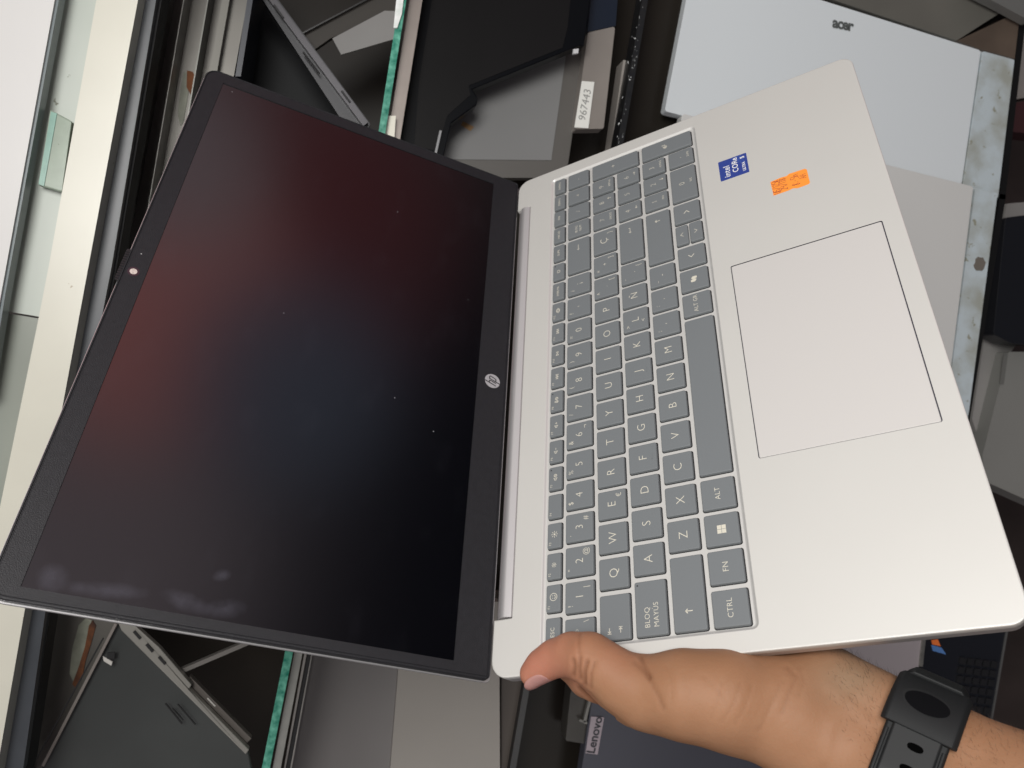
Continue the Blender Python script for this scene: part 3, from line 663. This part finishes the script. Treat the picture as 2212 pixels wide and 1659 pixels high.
# arm hair: fine short strands on the far edge of the wrist
hm = MB(); sel = np.where((pu > 1790) & (pu < 2212) & (N[:, 2] < .5) & (pv < 1660) & ((N[:, 1] < -.55)))[0]
for j in rng.choice(sel, min(700, len(sel)), replace=False):
    p0 = V[j]; d = N[j]*.7+np.array([-.5, -.5, 0])+rng.normal(0, .35, 3); d /= np.linalg.norm(d); L = rng.uniform(2.0, 5.0); sd = np.cross(d, [0, 0, 1.]); sd /= np.linalg.norm(sd)+1e-9; sd *= .028
    up = np.cross(sd, d); up = up/np.linalg.norm(up)*.028
    q1 = p0+d*L*.6; q2 = p0+d*L+np.array([.4, .6, 0])*L*.15
    rr_ = [(x-root)*S for x in (p0-sd, p0+sd, p0+up, q1-sd*.7, q1+sd*.7, q1+up*.7, q2)]
    hm.add(rr_, [(0, 1, 4, 3), (1, 2, 5, 4), (2, 0, 3, 5), (3, 4, 6), (4, 5, 6), (5, 3, 6)])
hm.build('arm_hair', mat('hair', (.02, .013, .01), .5), person, kind='stuff')

# ------------------------------------------------------------------ wrist watch strap around the forearm
ca, cb = np.array(Q(1884, 1557, -35)), np.array(Q(2014, 1634, -38)); da, db = np.array(Q(1800, 1603, -32)), np.array(Q(1960, 1725, -34))
axis = ((cb-ca)/np.linalg.norm(cb-ca)+(db-da)/np.linalg.norm(db-da)); axis /= np.linalg.norm(axis)
def arm_section(s):
    """the two flesh centres and radii at distance s (mm) along from the first"""
    p = ca+axis*s; q = da+axis*(s+((ca-da)@axis)); L = np.linalg.norm(cb-ca)
    r1 = 19.5+2*s/L; r2 = 20.5+3.5*(s+((ca-da)@axis))/L
    return p, q, r1, r2
s0 = (np.array(Q(1992, 1612, -36))-ca)@axis
pc, qc, r1, r2 = arm_section(s0)
cc = (pc+qc)/2; e1 = (pc-qc); e1 -= axis*(e1@axis); hw = np.linalg.norm(e1)/2; e1 /= np.linalg.norm(e1); e2_ = np.cross(axis, e1)
if e2_[2] > 0: e2_ = -e2_     # e2 points to the camera
rad = max(r1, r2)
sk = math.radians(-9)
if True:
    e1n = e1*cos(sk)+axis*sin(sk); axn = axis*cos(sk)-e1*sin(sk); e1, axis = e1n, axn
SD = Matrix(((e1[0], axis[0], e2_[0], 0), (e1[1], axis[1], e2_[1], 0), (e1[2], axis[2], e2_[2], 0), (0, 0, 0, 1)))
WM = HM@Matrix.Translation(Vector(cc*S))@SD
watch = empty('wristwatch', M=WM, label='black rubber watch strap with oblong holes buckled round the wrist', cat='watch')
def ringpt(a, off):
    """stadium outline round the arm: a in [0,1)"""
    R = rad+off; st = 2*hw; per = 2*math.pi*rad+2*st; q = (a % 1)*per
    if q < st: return np.array([hw-q, R]), np.array([0, 1.])
    q -= st
    if q < math.pi*rad: t_ = math.pi/2+q/rad; n_ = np.array([cos(t_), sin(t_)]); return np.array([-hw, 0])+n_*R, n_
    q -= math.pi*rad
    if q < st: return np.array([-hw+q, -R]), np.array([0, -1.])
    q -= st; t_ = 3*math.pi/2+q/rad; n_ = np.array([cos(t_), sin(t_)]); return np.array([hw, 0])+n_*R, n_
M_rub = mat('strap_rubber', (.010, .011, .012), .6, 0, .35, bump=.15, bscale=2500)
M_rub2 = mat('strap_rubber_inner', (.014, .015, .016), .55, 0, .35)
def band(name, a0, a1, y0, y1, o0, o1, m, steps=60, holes=(), chamfer=.8, y0f=None, y1f=None):
    v = []; f = []
    for i in range(steps+1):
        a = a0+(a1-a0)*i/steps; ya = y0f(i/steps) if y0f else y0; yb = y1f(i/steps) if y1f else y1
        ya += rng.uniform(0, 0); 
        for y, o in ((ya, o0), (ya, o1-chamfer), (ya+chamfer, o1), (yb-chamfer, o1), (yb, o1-chamfer), (yb, o0)):
            (p, n_) = ringpt(a, o); v.append((p[0]*S, y*S, p[1]*S))
    for i in range(steps):
        for j in range(6): f.append((i*6+j, i*6+(j+1) % 6, (i+1)*6+(j+1) % 6, (i+1)*6+j))
    if a1-a0 < .999: f += [tuple(range(6)), tuple(range(steps*6, steps*6+6))]
    return mesh_obj(name, v, f, m, watch, smooth=False, bevel=.0022 if 'keeper' in name else .0003)
# a runs from the upper end (image top) over the camera side to the lower end
per = 2*math.pi*rad+4*hw; st_ = 2*hw/per
band('strap', 0, 1, -11.5, 11.5, .0, 3.2, M_rub, 110)
band('strap_tongue', .0, .34, -9.0, 9.0, 3.0, 4.6, M_rub2, 50)
band('strap_groove', .02, .34, -10.9, -9.6, 3.0, 4.3, M_rub, 50, chamfer=.3)
band('strap_groove', .02, .34, 9.6, 10.9, 3.0, 4.3, M_rub, 50, chamfer=.3)
band('strap_keeper', -.118, .006, -13.8, 13.8, 2.6, 5.6, M_rub, 24, chamfer=1.8)
band('strap_keeper', -.205, -.112, -11.8, 11.8, 2.8, 6.9, M_rub, 20, chamfer=2.8)
# holes and the oval window, slightly proud dark insets
def patch(name, a, y, hl, hw_, off, m, n=20, pw=2.4, dish=0.):
    v = []; f = []
    for k in (1.0, .8, .6, .4, .2, .02):
        for i in range(n):
            t_ = 2*math.pi*i/n; c_, s_ = cos(t_), sin(t_); c_ = math.copysign(abs(c_)**(2/pw), c_)*k; s_ = math.copysign(abs(s_)**(2/pw), s_)*k
            p, _ = ringpt(a+hw_*c_/per, off-dish*(1-k)); v.append((p[0]*S, (y+hl*s_)*S, p[1]*S))
    for q in range(5): f += [(q*n+i, q*n+(i+1) % n, (q+1)*n+(i+1) % n, (q+1)*n+i) for i in range(n)]
    f.append(tuple(5*n+i for i in range(n)))
    mesh_obj(name, v, f, m, watch, smooth=True)
patch('window_rim', -.052, -.8, 8.8, 4.6, 5.7, M_rub2, 28, 2.)
patch('oval_window', -.050, -.3, 8.2, 4.0, 5.82, mat('hollow_black', (.005, .005, .006), .9, 0, .05), 28, 2.)
for a in (.036, .082, .128, .174): patch('strap_hole', a, 1.0, 2.9, 1.5, 4.72, mat('hole_black', (.002, .002, .002), .95, 0, 0))
# buckle
band('buckle', .235, .262, -14.0, -12.2, 2.0, 7.5, mat('chrome', (.75, .75, .74), .15, 1.), 6, chamfer=.5)

# ------------------------------------------------------------------ setting: floor and the glass display counter below
def slab(name, pts, z, th_, m, parent=None, bevel=0.0, **k):
    P = [at(u, v, z) for u, v in pts]
    zs = [z]*len(P) if not isinstance(z, (list, tuple)) else z
    org = Vector((sum(p.x for p in P)/len(P), sum(p.y for p in P)/len(P), z))
    mb = MB(); mb.prism([(p.x-org.x, p.y-org.y) for p in P], -th_, 0)
    if parent: org = org-parent.location
    o = mesh_obj(name, mb.v, mb.f, m, parent, bevel=bevel, **k); o.location = org; return o
mb = MB(); mb.prism([(-8, -8), (8, -8), (8, 8), (-8, 8)], -.47, -.45)
mb.build('floor', mat('floor_dark', (.045, .035, .032), .4, noise=.3, nscale=6), kind='structure')

counter = empty('display_counter', loc=(0, 0, -.02), label='glass shop display counter with white ledge, metal rails and dark shelf', cat='display counter')
M_shelf = mat('shelf_brown', (.018, .015, .012), .35, 0, .2, noise=.25, nscale=5)
# the shelf board, cut off at the front rail
slab('shelf_board', [(240, -160), (2215, -160), (2155, 430), (1985, 1760), (-60, 1760)], -.004, .02, M_shelf, counter)
M_white = mat('ledge_white', (.64, .63, .62), .4, noise=.02, nscale=8)
slab('white_ledge', [(-160, -160), (146, -160), (118, 0), (3, 632), (-40, 860), (-160, 900)], .225, .008, M_white, counter)
M_dge = mat('edge_grey', (.16, .19, .20), .3)
slab('ledge_edge', [(146, -160), (157, -160), (127, 0), (12, 632), (-25, 860), (-40, 860), (3, 632), (118, 0)], .223, .010, M_dge, counter)
M_pale = mat('ledge_pale_green', (.51, .55, .50), .35, noise=.05, nscale=9, col2=(.42, .47, .42), thr=(.45, .9))
slab('pale_ledge', [(140, -160), (250, -160), (208, 0), (105, 576), (84, 684), (-90, 655), (-30, 400)], .205, .01, M_pale, counter)
slab('grey_ledge', [(-90, 659), (83, 688), (-30, 1250), (-160, 1300)], .2045, .01, mat('ledge_grey', (.27, .29, .255), .3, noise=.1, nscale=7), counter)
rl = slab('cream_rail', [(236, -160), (328, -160), (298, 0), (191, 576), (132, 894), (54, 1314), (-20, 1740), (-140, 1740), (2, 1085), (84, 684), (105, 576), (208, 0)], .214, .03, mat('rail_cream', (.64, .625, .54), .3, noise=.03, nscale=20), counter, bevel=.004)
slab('dark_rail', [(330, -160), (372, -160), (337, 0), (241, 576), (178, 900), (98, 1321), (50, 1660), (20, 1760), (-24, 1760), (9, 1590), (56, 1314), (134, 894), (193, 576), (300, 0)], .198, .02, mat('rail_dark', (.060, .066, .076), .35, noise=.1, nscale=30), counter)
slab('black_seal', [(370, -160), (382, -160), (349, 0), (252, 576), (188, 900), (108, 1321), (58, 1660), (30, 1760), (18, 1760), (48, 1660), (96, 1321), (176, 900), (239, 576), (335, 0)], .190, .02, M_black, counter)
M_chr = mat('chrome_line', (.24, .235, .22), .4, .5, noise=.3, nscale=90)
M_met = mat('panel_metal', (.135, .128, .115), .42, .3, noise=.35, nscale=7)
pan = slab('metal_panel', [(382, -160), (565, -160), (535, 0), (340, 1070), (232, 1659), (215, 1760), (24, 1760), (48, 1659), (108, 1321), (240, 600), (349, 0)], .125, .02, M_met, counter)
def line(name, a, b, w, z, th_, m, parent=counter):
    a, b = Vector(a), Vector(b); d = (b-a).normalized(); n_ = Vector((-d.y, d.x))*w/2
    return slab(name, [a-n_, b-n_, b+n_, a+n_], z, th_, m, parent)
line('chrome_strip', (376, -100), (236, 640), 2.5, .15, .03, M_chr)
line('chrome_strip', (414, -100), (318, 460), 1.8, .148, .024, M_chr)
line('chrome_strip', (466, -100), (380, 400), 2.6, .146, .024, mat('chrome_dull', (.12, .12, .11), .4, .5))
line('chrome_strip', (102, 1335), (46, 1700), 3, .15, .03, M_chr)
line('panel_fold', (505, -100), (430, 330), 16, .134, .01, mat('panel_light', (.14, .135, .12), .45, .3))
slab('seal_strip', [(558, -140), (572, -140), (546, 0), (520, 165), (508, 165), (534, 0)], .14, .06, mat('navy_seal', (.006, .010, .022), .4), counter)
# worn, rusty tears in the metal
M_rust = mat('rust', (.23, .08, .025), .8, noise=0, col2=(.05, .02, .012), nscale=60)
for pts in ([(404, 152), (416, 155), (424, 168), (419, 182), (430, 196), (425, 214), (416, 236), (408, 232), (412, 205), (403, 188)], [(200, 1340), (207, 1352), (196, 1392), (184, 1430), (178, 1462), (164, 1486), (156, 1478), (170, 1440), (184, 1395), (192, 1352)]):
    q = slab('rust_patch', pts, .1262, .002, M_rust, counter)
for pts in ([(396, 158), (404, 154), (408, 190), (404, 220), (396, 262), (390, 272), (384, 250), (388, 205)], [(186, 1335), (198, 1340), (188, 1385), (172, 1440), (158, 1472), (150, 1455), (156, 1400), (170, 1350)]):
    q = slab('bare_patch', pts, .1258, .002, mat('bare_primer', (.24, .25, .20), .6, noise=.3, nscale=60), counter)
# glass offcut on the pale ledge
blk = slab('glass_block', [(108, 236), (155, 262), (134, 415), (82, 400)], .213, .009, mat('glass_green', (.30, .36, .29), .2, 0, .4, noise=.1, nscale=60), bevel=.0008, label='small clear greenish glass block lying on the pale counter ledge', cat='glass block')
slab('teal_edge', [(110, 241), (123, 245), (95, 402), (83, 398)], .2136, .001, mat('edge_teal', (.22, .40, .33), .2, noise=.15, nscale=60), blk)
M_teal = mat('glass_teal', (.008, .17, .115), .15, 0, .7, col2=(.20, .58, .44), nscale=160, thr=(.33, .78), coat=.5, detail=8)  # paler noise puts glints into the glass colour
line('glass_shelf_edge', (889, -120), (818, 330), 15, .14, .010, M_teal)
line('glass_shelf_edge', (640, 1330), (558, 1740), 17, .14, .010, M_teal)
line('shelf_profile', (918, -120), (846, 330), 27, .125, .03, mat('profile_taupe', (.25, .22, .20), .3, .3, col2=(.42, .36, .33), nscale=14))
slab('white_patch', [(832, 250), (855, 250), (851, 315), (824, 315)], .133, .006, mat('patch_warm_white', (.9, .87, .75), .3), counter)  # flat warm-white patch at the end of the profile
slab('white_patch', [(868, -90), (882, -90), (868, 30), (858, 60), (850, 60), (856, 0)], .1421, .002, mat('glint_white', (.85, .93, .88), .2, noise=.2, nscale=150), counter)  # glint on the glass edge, painted as a white sliver
line('shelf_profile', (660, 1330), (590, 1700), 17, .13, .03, mat('profile_pale', (.45, .45, .42), .25, .5, noise=.3, nscale=18))
line('shelf_profile', (684, 1330), (608, 1740), 8, .128, .03, M_black)
line('centre_rail', (1414, -120), (1094, 1740), 13, .05, .02, mat('rail_black', (.012, .013, .016), .3, col2=(.02, .02, .02), nscale=200))
line('front_rail', (2228, -120), (2165, 430), 13, .006, .012, mat('rail_black2', (.010, .010, .010), .4))
line('front_rail', (2167, 420), (2060, 1080), 13, .006, .012, MATS['rail_black2'])
line('shelf_lip', (1350, 130), (1322, 330), 7, .03, .02, mat('lip_beige', (.40, .37, .34), .4))
# scratches and sealant chips along the centre rail
mb = MB()
for i in range(60):
    tt = rng.uniform(0, .28); u = 1406+(1094-1406)*tt*1.0+rng.uniform(-9, 9)-8; v_ = -60+1800*tt
    p = at(u, v_, .121); s_ = rng.uniform(.0006, .0018); mb.add([(p.x+s_*rng.uniform(-1.5, 1.5), p.y+s_*rng.uniform(-.6, .6), p.z+.001) for _ in range(3)], [(0, 1, 2)])
o = mb.build('sealant_chips', mat('chip_white', (.6, .62, .62), .4), counter); o.location = -counter.location

def box_laptop(label, loc_uv, z, **k):
    o = empty('laptop', loc=at(*loc_uv, z), label=label, cat='laptop', group='laptops on display in the counter', **k); return o
# closed silver laptops, right
def sl(name, pts, z, th_, m, parent, bevel=0.0, **k): return slab(name, pts, z, th_, m, parent, bevel, **k)
A = box_laptop('closed pale blue-silver laptop with small grey maker name near its top edge', (1800, 230), 0)
M_A = mat('lid_blue_silver', (.78, .83, .86), .38, .08, bump=.05); M_B = mat('lid_grey_silver', (.70, .70, .685), .36, .08, bump=.05)
la = sl('lid', rpoly([(1499, -87), (2119, 109), (2077, 400), (1436, 240)], 7, 4), .022, .012, M_A, A, bevel=.001)
M_strip = mat('hinge_strip', (.60, .68, .72), .4, .1, col2=(.42, .44, .40), nscale=26, thr=(.42, .68), detail=8)  # blue-grey mottling from noise
sl('hinge_strip', rpoly([(2123, 110), (2192, 129), (2156, 430), (2080, 400)], 4, 3), .021, .012, M_strip, A, bevel=.0008)
sl('base', [(1500, -80), (2186, 130), (2150, 425), (1440, 240)], .0085, .012, M_A, A)
def flat_text(name, s, ctr_uv, dir_uv, z, size, m, parent, off=0., sp=1.):
    p = at(*ctr_uv, z); q = at(ctr_uv[0]+dir_uv[0], ctr_uv[1]+dir_uv[1], z); a = math.atan2(q.y-p.y, q.x-p.x)
    v, f = text_tris(s, size, off, 'CENTER', sp); o = mesh_obj(name, [(x*cos(a)-y*sin(a), x*sin(a)+y*cos(a), 0) for x, y in v], f, m, parent); o.location = p-parent.location; return o
flat_text('maker_name', 'acer', (1821, 53), (140, 29), .0224, .0155, mat('print_grey', (.11, .12, .12), .4), A, off=.0006, sp=.88)
Bl = box_laptop('closed warm grey-silver laptop lying against the blue-silver one', (1800, 500), 0)
sl('lid', rpoly([(1474, 245), (2103, 403), (2056, 781), (2018, 1020), (1380, 850)], 7, 4), .026, .012, M_B, Bl, bevel=.001)
sl('hinge_strip', rpoly([(2107, 405), (2155, 417), (2093, 890), (2062, 1035), (2022, 1022), (2058, 781)], 3, 3), .024, .012, M_strip, Bl, bevel=.0008)
sl('base', [(1480, 250), (2140, 420), (2050, 1020), (1390, 850)], .011, .012, M_B, Bl)
sl('hinge_spot', blob(2117, 570, 12, 15, .3, 14), .0245, .002, mat('spot_brown', (.17, .15, .13), .5), Bl)
# items along the top right
o = slab('grey_box', [(1680, -120), (2200, -120), (2178, 17), (2067, 88), (1760, -14)], .012, .012, mat('box_dark', (.13, .125, .11), .5, noise=.15, nscale=8), bevel=.001, label='dark grey flat box behind the pale blue-silver laptop', cat='box')
o = slab('wooden_board', [(2067, 88), (2204, 24), (2192, 127), (2121, 108)], .012, .014, mat('board_brown', (.105, .078, .06), .5, noise=.3, nscale=14), label='small brown board between the grey box and front rail', cat='board')
o = slab('metal_bar', [(2095, -120), (2160, -120), (2240, 40), (2225, 45), (2160, 10), (2080, -30)], .03, .012, mat('bar_grey', (.25, .25, .24), .35, .4), label='grey metal bar crossing the top right corner', cat='metal bar')

# dark laptop, centre top: the reflection on its screen is built as a grey panel
G = box_laptop('opened laptop lying flat with a grey reflection painted as its screen and dark taupe frame', (1100, 300), 0)
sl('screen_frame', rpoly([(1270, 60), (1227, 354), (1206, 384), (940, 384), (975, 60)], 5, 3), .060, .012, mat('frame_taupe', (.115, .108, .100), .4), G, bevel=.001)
sl('screen', [(1228, 80), (1191, 346), (950, 344), (985, 90)], .0608, .001, mat('reflection_grey', (.215, .215, .215), .35, noise=.08, nscale=4), G)  # grey panel standing in for the reflection on the screen
sl('orange_mark', [(1000, 262), (1024, 274), (1016, 283), (996, 270)], .0613, .0006, mat('mark_orange', (.28, .16, .06), .5), G)  # small orange mark on the grey panel
K2 = box_laptop('large black laptop with wide glossy screen notched round the grey reflection panel', (1050, 100), 0)
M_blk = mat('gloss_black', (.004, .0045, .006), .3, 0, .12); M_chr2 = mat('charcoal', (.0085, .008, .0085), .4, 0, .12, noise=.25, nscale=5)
sl('frame', [(908, -120), (1290, -120), (1262, 100), (1253, 98), (1020, 193), (1032, 210), (1030, 226), (975, 266), (957, 344), (862, 326), (852, 315)], .098, .016, M_blk, K2, bevel=.0008)  # notched edge shaped to outline the grey reflection
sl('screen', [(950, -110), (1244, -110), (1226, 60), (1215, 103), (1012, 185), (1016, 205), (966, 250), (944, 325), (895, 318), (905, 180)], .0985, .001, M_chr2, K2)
sl('camera_tab', [(1239, 106), (1250, 105), (1249, 115), (1238, 116)], .1012, .003, mat('tab_white', (.6, .6, .62), .4), K2)
line('metal_pin', (952, 282), (938, 345), 5, .101, .003, mat('pin_grey', (.3, .3, .31), .3, .5), K2)
Tg = box_laptop('thin taupe-edged laptop standing beside the grey reflection panel with white number tag', (1290, 150), 0)
sl('side', [(1288, -110), (1342, -110), (1330, 56), (1269, 69)], .072, .012, mat('side_navy', (.010, .016, .03), .3), Tg)
sl('edge', rpoly([(1270, 70), (1329, 57), (1304, 278), (1243, 279)], 4, 3), .074, .015, mat('edge_taupe', (.25, .225, .205), .4, noise=.15, nscale=9), Tg, bevel=.001)
tg = slab('number_tag', [(1257, 175), (1284, 177), (1271, 277), (1241, 275)], .0755, .0012, mat('tag_white', (.82, .82, .78), .5), label='white tag printed 967443 on the taupe laptop edge', cat='tag')
flat_text('tag_number', '967443', (1264, 226), (9, -45), .0758, .0098, mat('tag_ink', (.30, .30, .29), .5), tg, off=.0, sp=1.0)

# standing dark laptop, top left
D1 = box_laptop('dark laptop standing half open like a tent at the top left', (700, 120), 0)
M_dk = mat('dark_alu', (.025, .025, .028), .35, .4); M_dk2 = mat('dark_alu2', (.055, .053, .058), .32, .6)
sl('base', rpoly([(548, -30), (572, -40), (800, 268), (790, 290), (762, 296)], 5, 3), .115, .006, M_dk, D1, bevel=.001)
line('base_edge', (575, -20), (790, 268), 13, .121, .006, M_dk2, D1)
line('usb_slot', (592, 10), (612, 38), 4, .1225, .002, M_black, D1); line('usb_slot', (655, 112), (690, 158), 3, .1225, .002, M_chr2, D1); line('usb_slot', (738, 196), (756, 220), 4, .1225, .002, M_black, D1)
sl('keyboard_side', [(560, -20), (480, 130), (520, 180), (780, 290), (760, 262)], .06, .008, mat('kb_black', (.006, .007, .008), .5, 0, .15), D1)
sl('screen_back', [(650, 76), (780, 10), (880, -50), (870, 60), (860, 30), (715, 82), (672, 112)], .1, .006, mat('dull_taupe', (.05, .045, .04), .5, 0, .2), D1)
line('screen_edge', (645, 76), (880, -48), 3, .1045, .003, mat('edge_line', (.02, .02, .02), .3), D1)
o = slab('grey_quad', [(718, 83), (737, 118), (852, 84), (864, 24), (831, 23)], .106, .002, mat('quad_grey', (.20, .195, .19), .5, noise=.12, nscale=7), label='flat grey piece inside the dark standing laptop', cat='card')  # plain grey quad over the dark laptop
o = slab('grey_tray', [(560, 30), (575, 20), (585, 130), (560, 168), (523, 165)], .05, .01, mat('tray_grey', (.12, .12, .11), .5), label='narrow grey tray between metal panel and dark laptop', cat='tray')

# standing grey laptop, bottom left
D2 = box_laptop('grey laptop standing open like a tent, ports along its pale edge', (300, 1500), 0)
sl('base', [(252, 1346), (262, 1348), (536, 1622), (560, 1760), (40, 1760), (97, 1648)], .139, .006, mat('gunmetal', (.052, .056, .055), .4, .2, noise=.2, nscale=7), D2, bevel=.0008)
e_ = sl('edge', [(250, 1335), (282, 1343), (345, 1400), (414, 1480), (408, 1488), (538, 1620), (531, 1630), (262, 1362)], .145, .006, mat('edge_alu', (.34, .33, .30), .35, .5), D2, bevel=.0006)
for u, v_ in ((296, 1372), (323, 1400), (350, 1427)): line('port', (u-7, v_-8), (u+7, v_+8), 6, .1462, .003, M_black, D2)
line('rim', (250, 1348), (92, 1655), 6, .145, .006, mat('rim_alu', (.28, .25, .23), .35, .4), D2)
line('rim_black_strip', (222, 1380), (70, 1655), 3, .1495, .002, M_black, D2)  # thin solid black strip beside the rim
line('screen_edge', (388, 1452), (545, 1385), 9, .136, .006, mat('edge_warm', (.24, .225, .21), .35, .4), D2)
line('screen_edge', (406, 1466), (538, 1600), 13, .137, .006, mat('edge_warm2', (.19, .17, .155), .35, .4), D2)
line('white_mark', (448, 1508), (465, 1526), 3, .1385, .001, mat('mark_pale', (.55, .53, .5), .4), D2)
line('vent', (357, 1520), (393, 1564), 3, .1462, .001, M_black, D2); line('vent', (384, 1522), (422, 1566), 2.5, .1462, .001, M_black, D2); line('vent', (372, 1530), (395, 1556), 2, .1462, .001, M_black, D2)
sl('sensor', [(232, 1410), (248, 1409), (247, 1424), (231, 1423)], .1465, .001, M_black, D2); sl('sensor_rim', [(222, 1418), (230, 1422), (243, 1430), (240, 1438), (224, 1428)], .1465, .001, mat('mark_pale', (.5, .5, .5), .4), D2)

# laptop in the lower middle: grey screen beside pale palm rest
N1 = box_laptop('laptop lying open with grey screen and pale taupe palm rest', (850, 1560), 0)
M_t1 = mat('screen_taupe_grey', (.175, .165, .162), .3, .1, noise=.15, nscale=4); M_t2 = mat('palm_taupe', (.345, .322, .295), .4, .1, noise=.05, nscale=5)
sl('screen', [(690, 1300), (866, 1300), (859, 1447), (842, 1659), (835, 1760), (610, 1760), (628, 1659), (667, 1412)], .05, .01, M_t1, N1)
sl('palm_rest', [(867, 1300), (1079, 1300), (1079, 1474), (1080, 1659), (1080, 1760), (836, 1760), (843, 1659), (860, 1447)], .052, .012, M_t2, N1)
line('screen_rim', (684, 1300), (606, 1740), 13, .054, .012, mat('rim_pale', (.40, .38, .36), .35, .4), N1); line('screen_rim', (693, 1300), (614, 1740), 3, .0555, .012, mat('rim_white', (.62, .6, .56), .3, .5), N1)
o = slab('taupe_box', [(1083, 1300), (1160, 1300), (1128, 1540), (1096, 1760), (1083, 1760)], .04, .04, mat('box_taupe', (.115, .098, .085), .5, noise=.1, nscale=5), label='dark taupe box between pale palm rest and black centre rail', cat='box')
# right of the rail
o = slab('dark_case', rpoly([(1262, 1400), (1330, 1400), (1270, 1608), (1222, 1600), (1232, 1500)], 3, 2), .03, .02, mat('case_dark', (.06, .056, .05), .4, noise=.2, nscale=20), bevel=.001, label='small dark plastic case beside the slate laptop', cat='case')
line('steel_clip', (1280, 1490), (1263, 1560), 6, .036, .004, M_chr, o); line('steel_clip', (1268, 1562), (1252, 1556), 5, .036, .004, M_chr, o)
Ln = box_laptop('closed slate-blue laptop with small pale name plate under the arm', (1450, 1640), 0)
sl('lid', rpoly([(1284, 1470), (1790, 1500), (1780, 1780), (1240, 1780)], 5, 3), .034, .014, mat('lid_slate', (.080, .082, .105), .38, .2, noise=.06, nscale=8), Ln, bevel=.001)
pt = sl('name_plate', [(1277, 1548), (1305, 1550), (1291, 1630), (1265, 1627)], .0352, .001, mat('plate_pink', (.42, .36, .40), .35, .2), Ln)
flat_text('maker_name', 'Lenovo', (1285, 1588), (10, -45), .0355, .0125, mat('print_dark', (.04, .04, .05), .4), Ln, off=.0003)
Pk = box_laptop('pinkish grey laptop half hidden between palm rest and wrist', (1900, 1430), 0)
sl('lid', [(1700, 1300), (2004, 1300), (1998, 1384), (1970, 1500), (1900, 1560), (1740, 1500)], .034, .014, mat('lid_mauve', (.40, .36, .375), .4, .15), Pk)
line('bright_rim', (2003, 1320), (1990, 1440), 7, .036, .014, M_chr, Pk)
Dk = box_laptop('dark laptop with black keyboard and orange-blue screen picture behind the watch', (2080, 1470), 0)
sl('body', rpoly([(2010, 1290), (2186, 1290), (2140, 1580), (2118, 1690), (1960, 1660)], 4, 3), .02, .014, mat('body_black', (.014, .015, .020), .35), Dk, bevel=.001)
line('rim', (2182, 1330), (2128, 1640), 3, .0215, .004, mat('rim_dim', (.10, .10, .10), .4), Dk)
sl('orange_picture', [(2012, 1383), (2026, 1381), (2032, 1396), (2014, 1392)], .0205, .0006, mat('pic_orange', (.85, .2, .05), .4), Dk)
sl('blue_picture', [(2012, 1393), (2034, 1399), (2044, 1414), (2015, 1406)], .0205, .0006, mat('pic_blue', (.10, .22, .50), .4), Dk)
for i in range(5):
    for j in range(7):
        u, v_ = 2075+i*17-j*3, 1420+j*20+i*2; sl('key', rpoly([(u, v_), (u+13, v_+2), (u+10, v_+16), (u-3, v_+14)], 1.5, 1), .022, .002, mat('kb_key', (.012, .012, .014), .5), Dk, bevel=0)
# things on the floor beyond the front rail
o = slab('pale_panel', [(2175, 440), (2290, 430), (2290, 620), (2176, 770), (2126, 985), (2100, 905), (2140, 640)], -.12, .03, mat('panel_pale', (.34, .33, .32), .45, noise=.1, nscale=5), label='pale grey panel just beyond the black front rail', cat='panel')
o = slab('navy_case', rpoly([(2172, 470), (2330, 450), (2330, 752), (2185, 742), (2146, 722)], 8, 4), -.08, .03, mat('case_navy', (.013, .014, .018), .4), bevel=.003, label='dark navy case at the right edge above the grey carton', cat='case')
o = slab('grey_carton', rpoly([(2178, 760), (2330, 760), (2330, 1130), (2128, 1040), (2122, 985)], 6, 3), -.10, .05, mat('carton_grey', (.27, .27, .255), .5, noise=.06, nscale=5), bevel=.002, label='plain mid-grey carton at the right edge beside the palm rest', cat='carton')
line('printed_strip', (2173, 765), (2164, 830), 9, -.0985, .001, mat('strip_dim', (.17, .17, .16), .5), o)
o = slab('red_pouch', [(2176, 225), (2330, 200), (2330, 300), (2190, 285)], -.1, .03, mat('pouch_maroon', (.05, .016, .018), .6), label='dark maroon pouch at the right edge behind the front rail', cat='pouch')
o = slab('beige_sheet', [(2214, 40), (2330, 30), (2330, 190), (2192, 215)], -.11, .02, mat('sheet_beige', (.28, .26, .245), .6), label='dull beige sheet at the right edge above the maroon pouch', cat='sheet')
specks(MATS['ledge_pale_green'], 70, .67, (.20, .21, .16)); specks(MATS['rail_cream'], 60, .70, (.30, .22, .13)); specks(MATS['hinge_strip'], 90, .62, (.33, .33, .26)); specks(MATS['glass_green'], 260, .68, (.12, .13, .09)); specks(MATS['ledge_grey'], 80, .69, (.12, .12, .09))
bpy.context.view_layer.update()
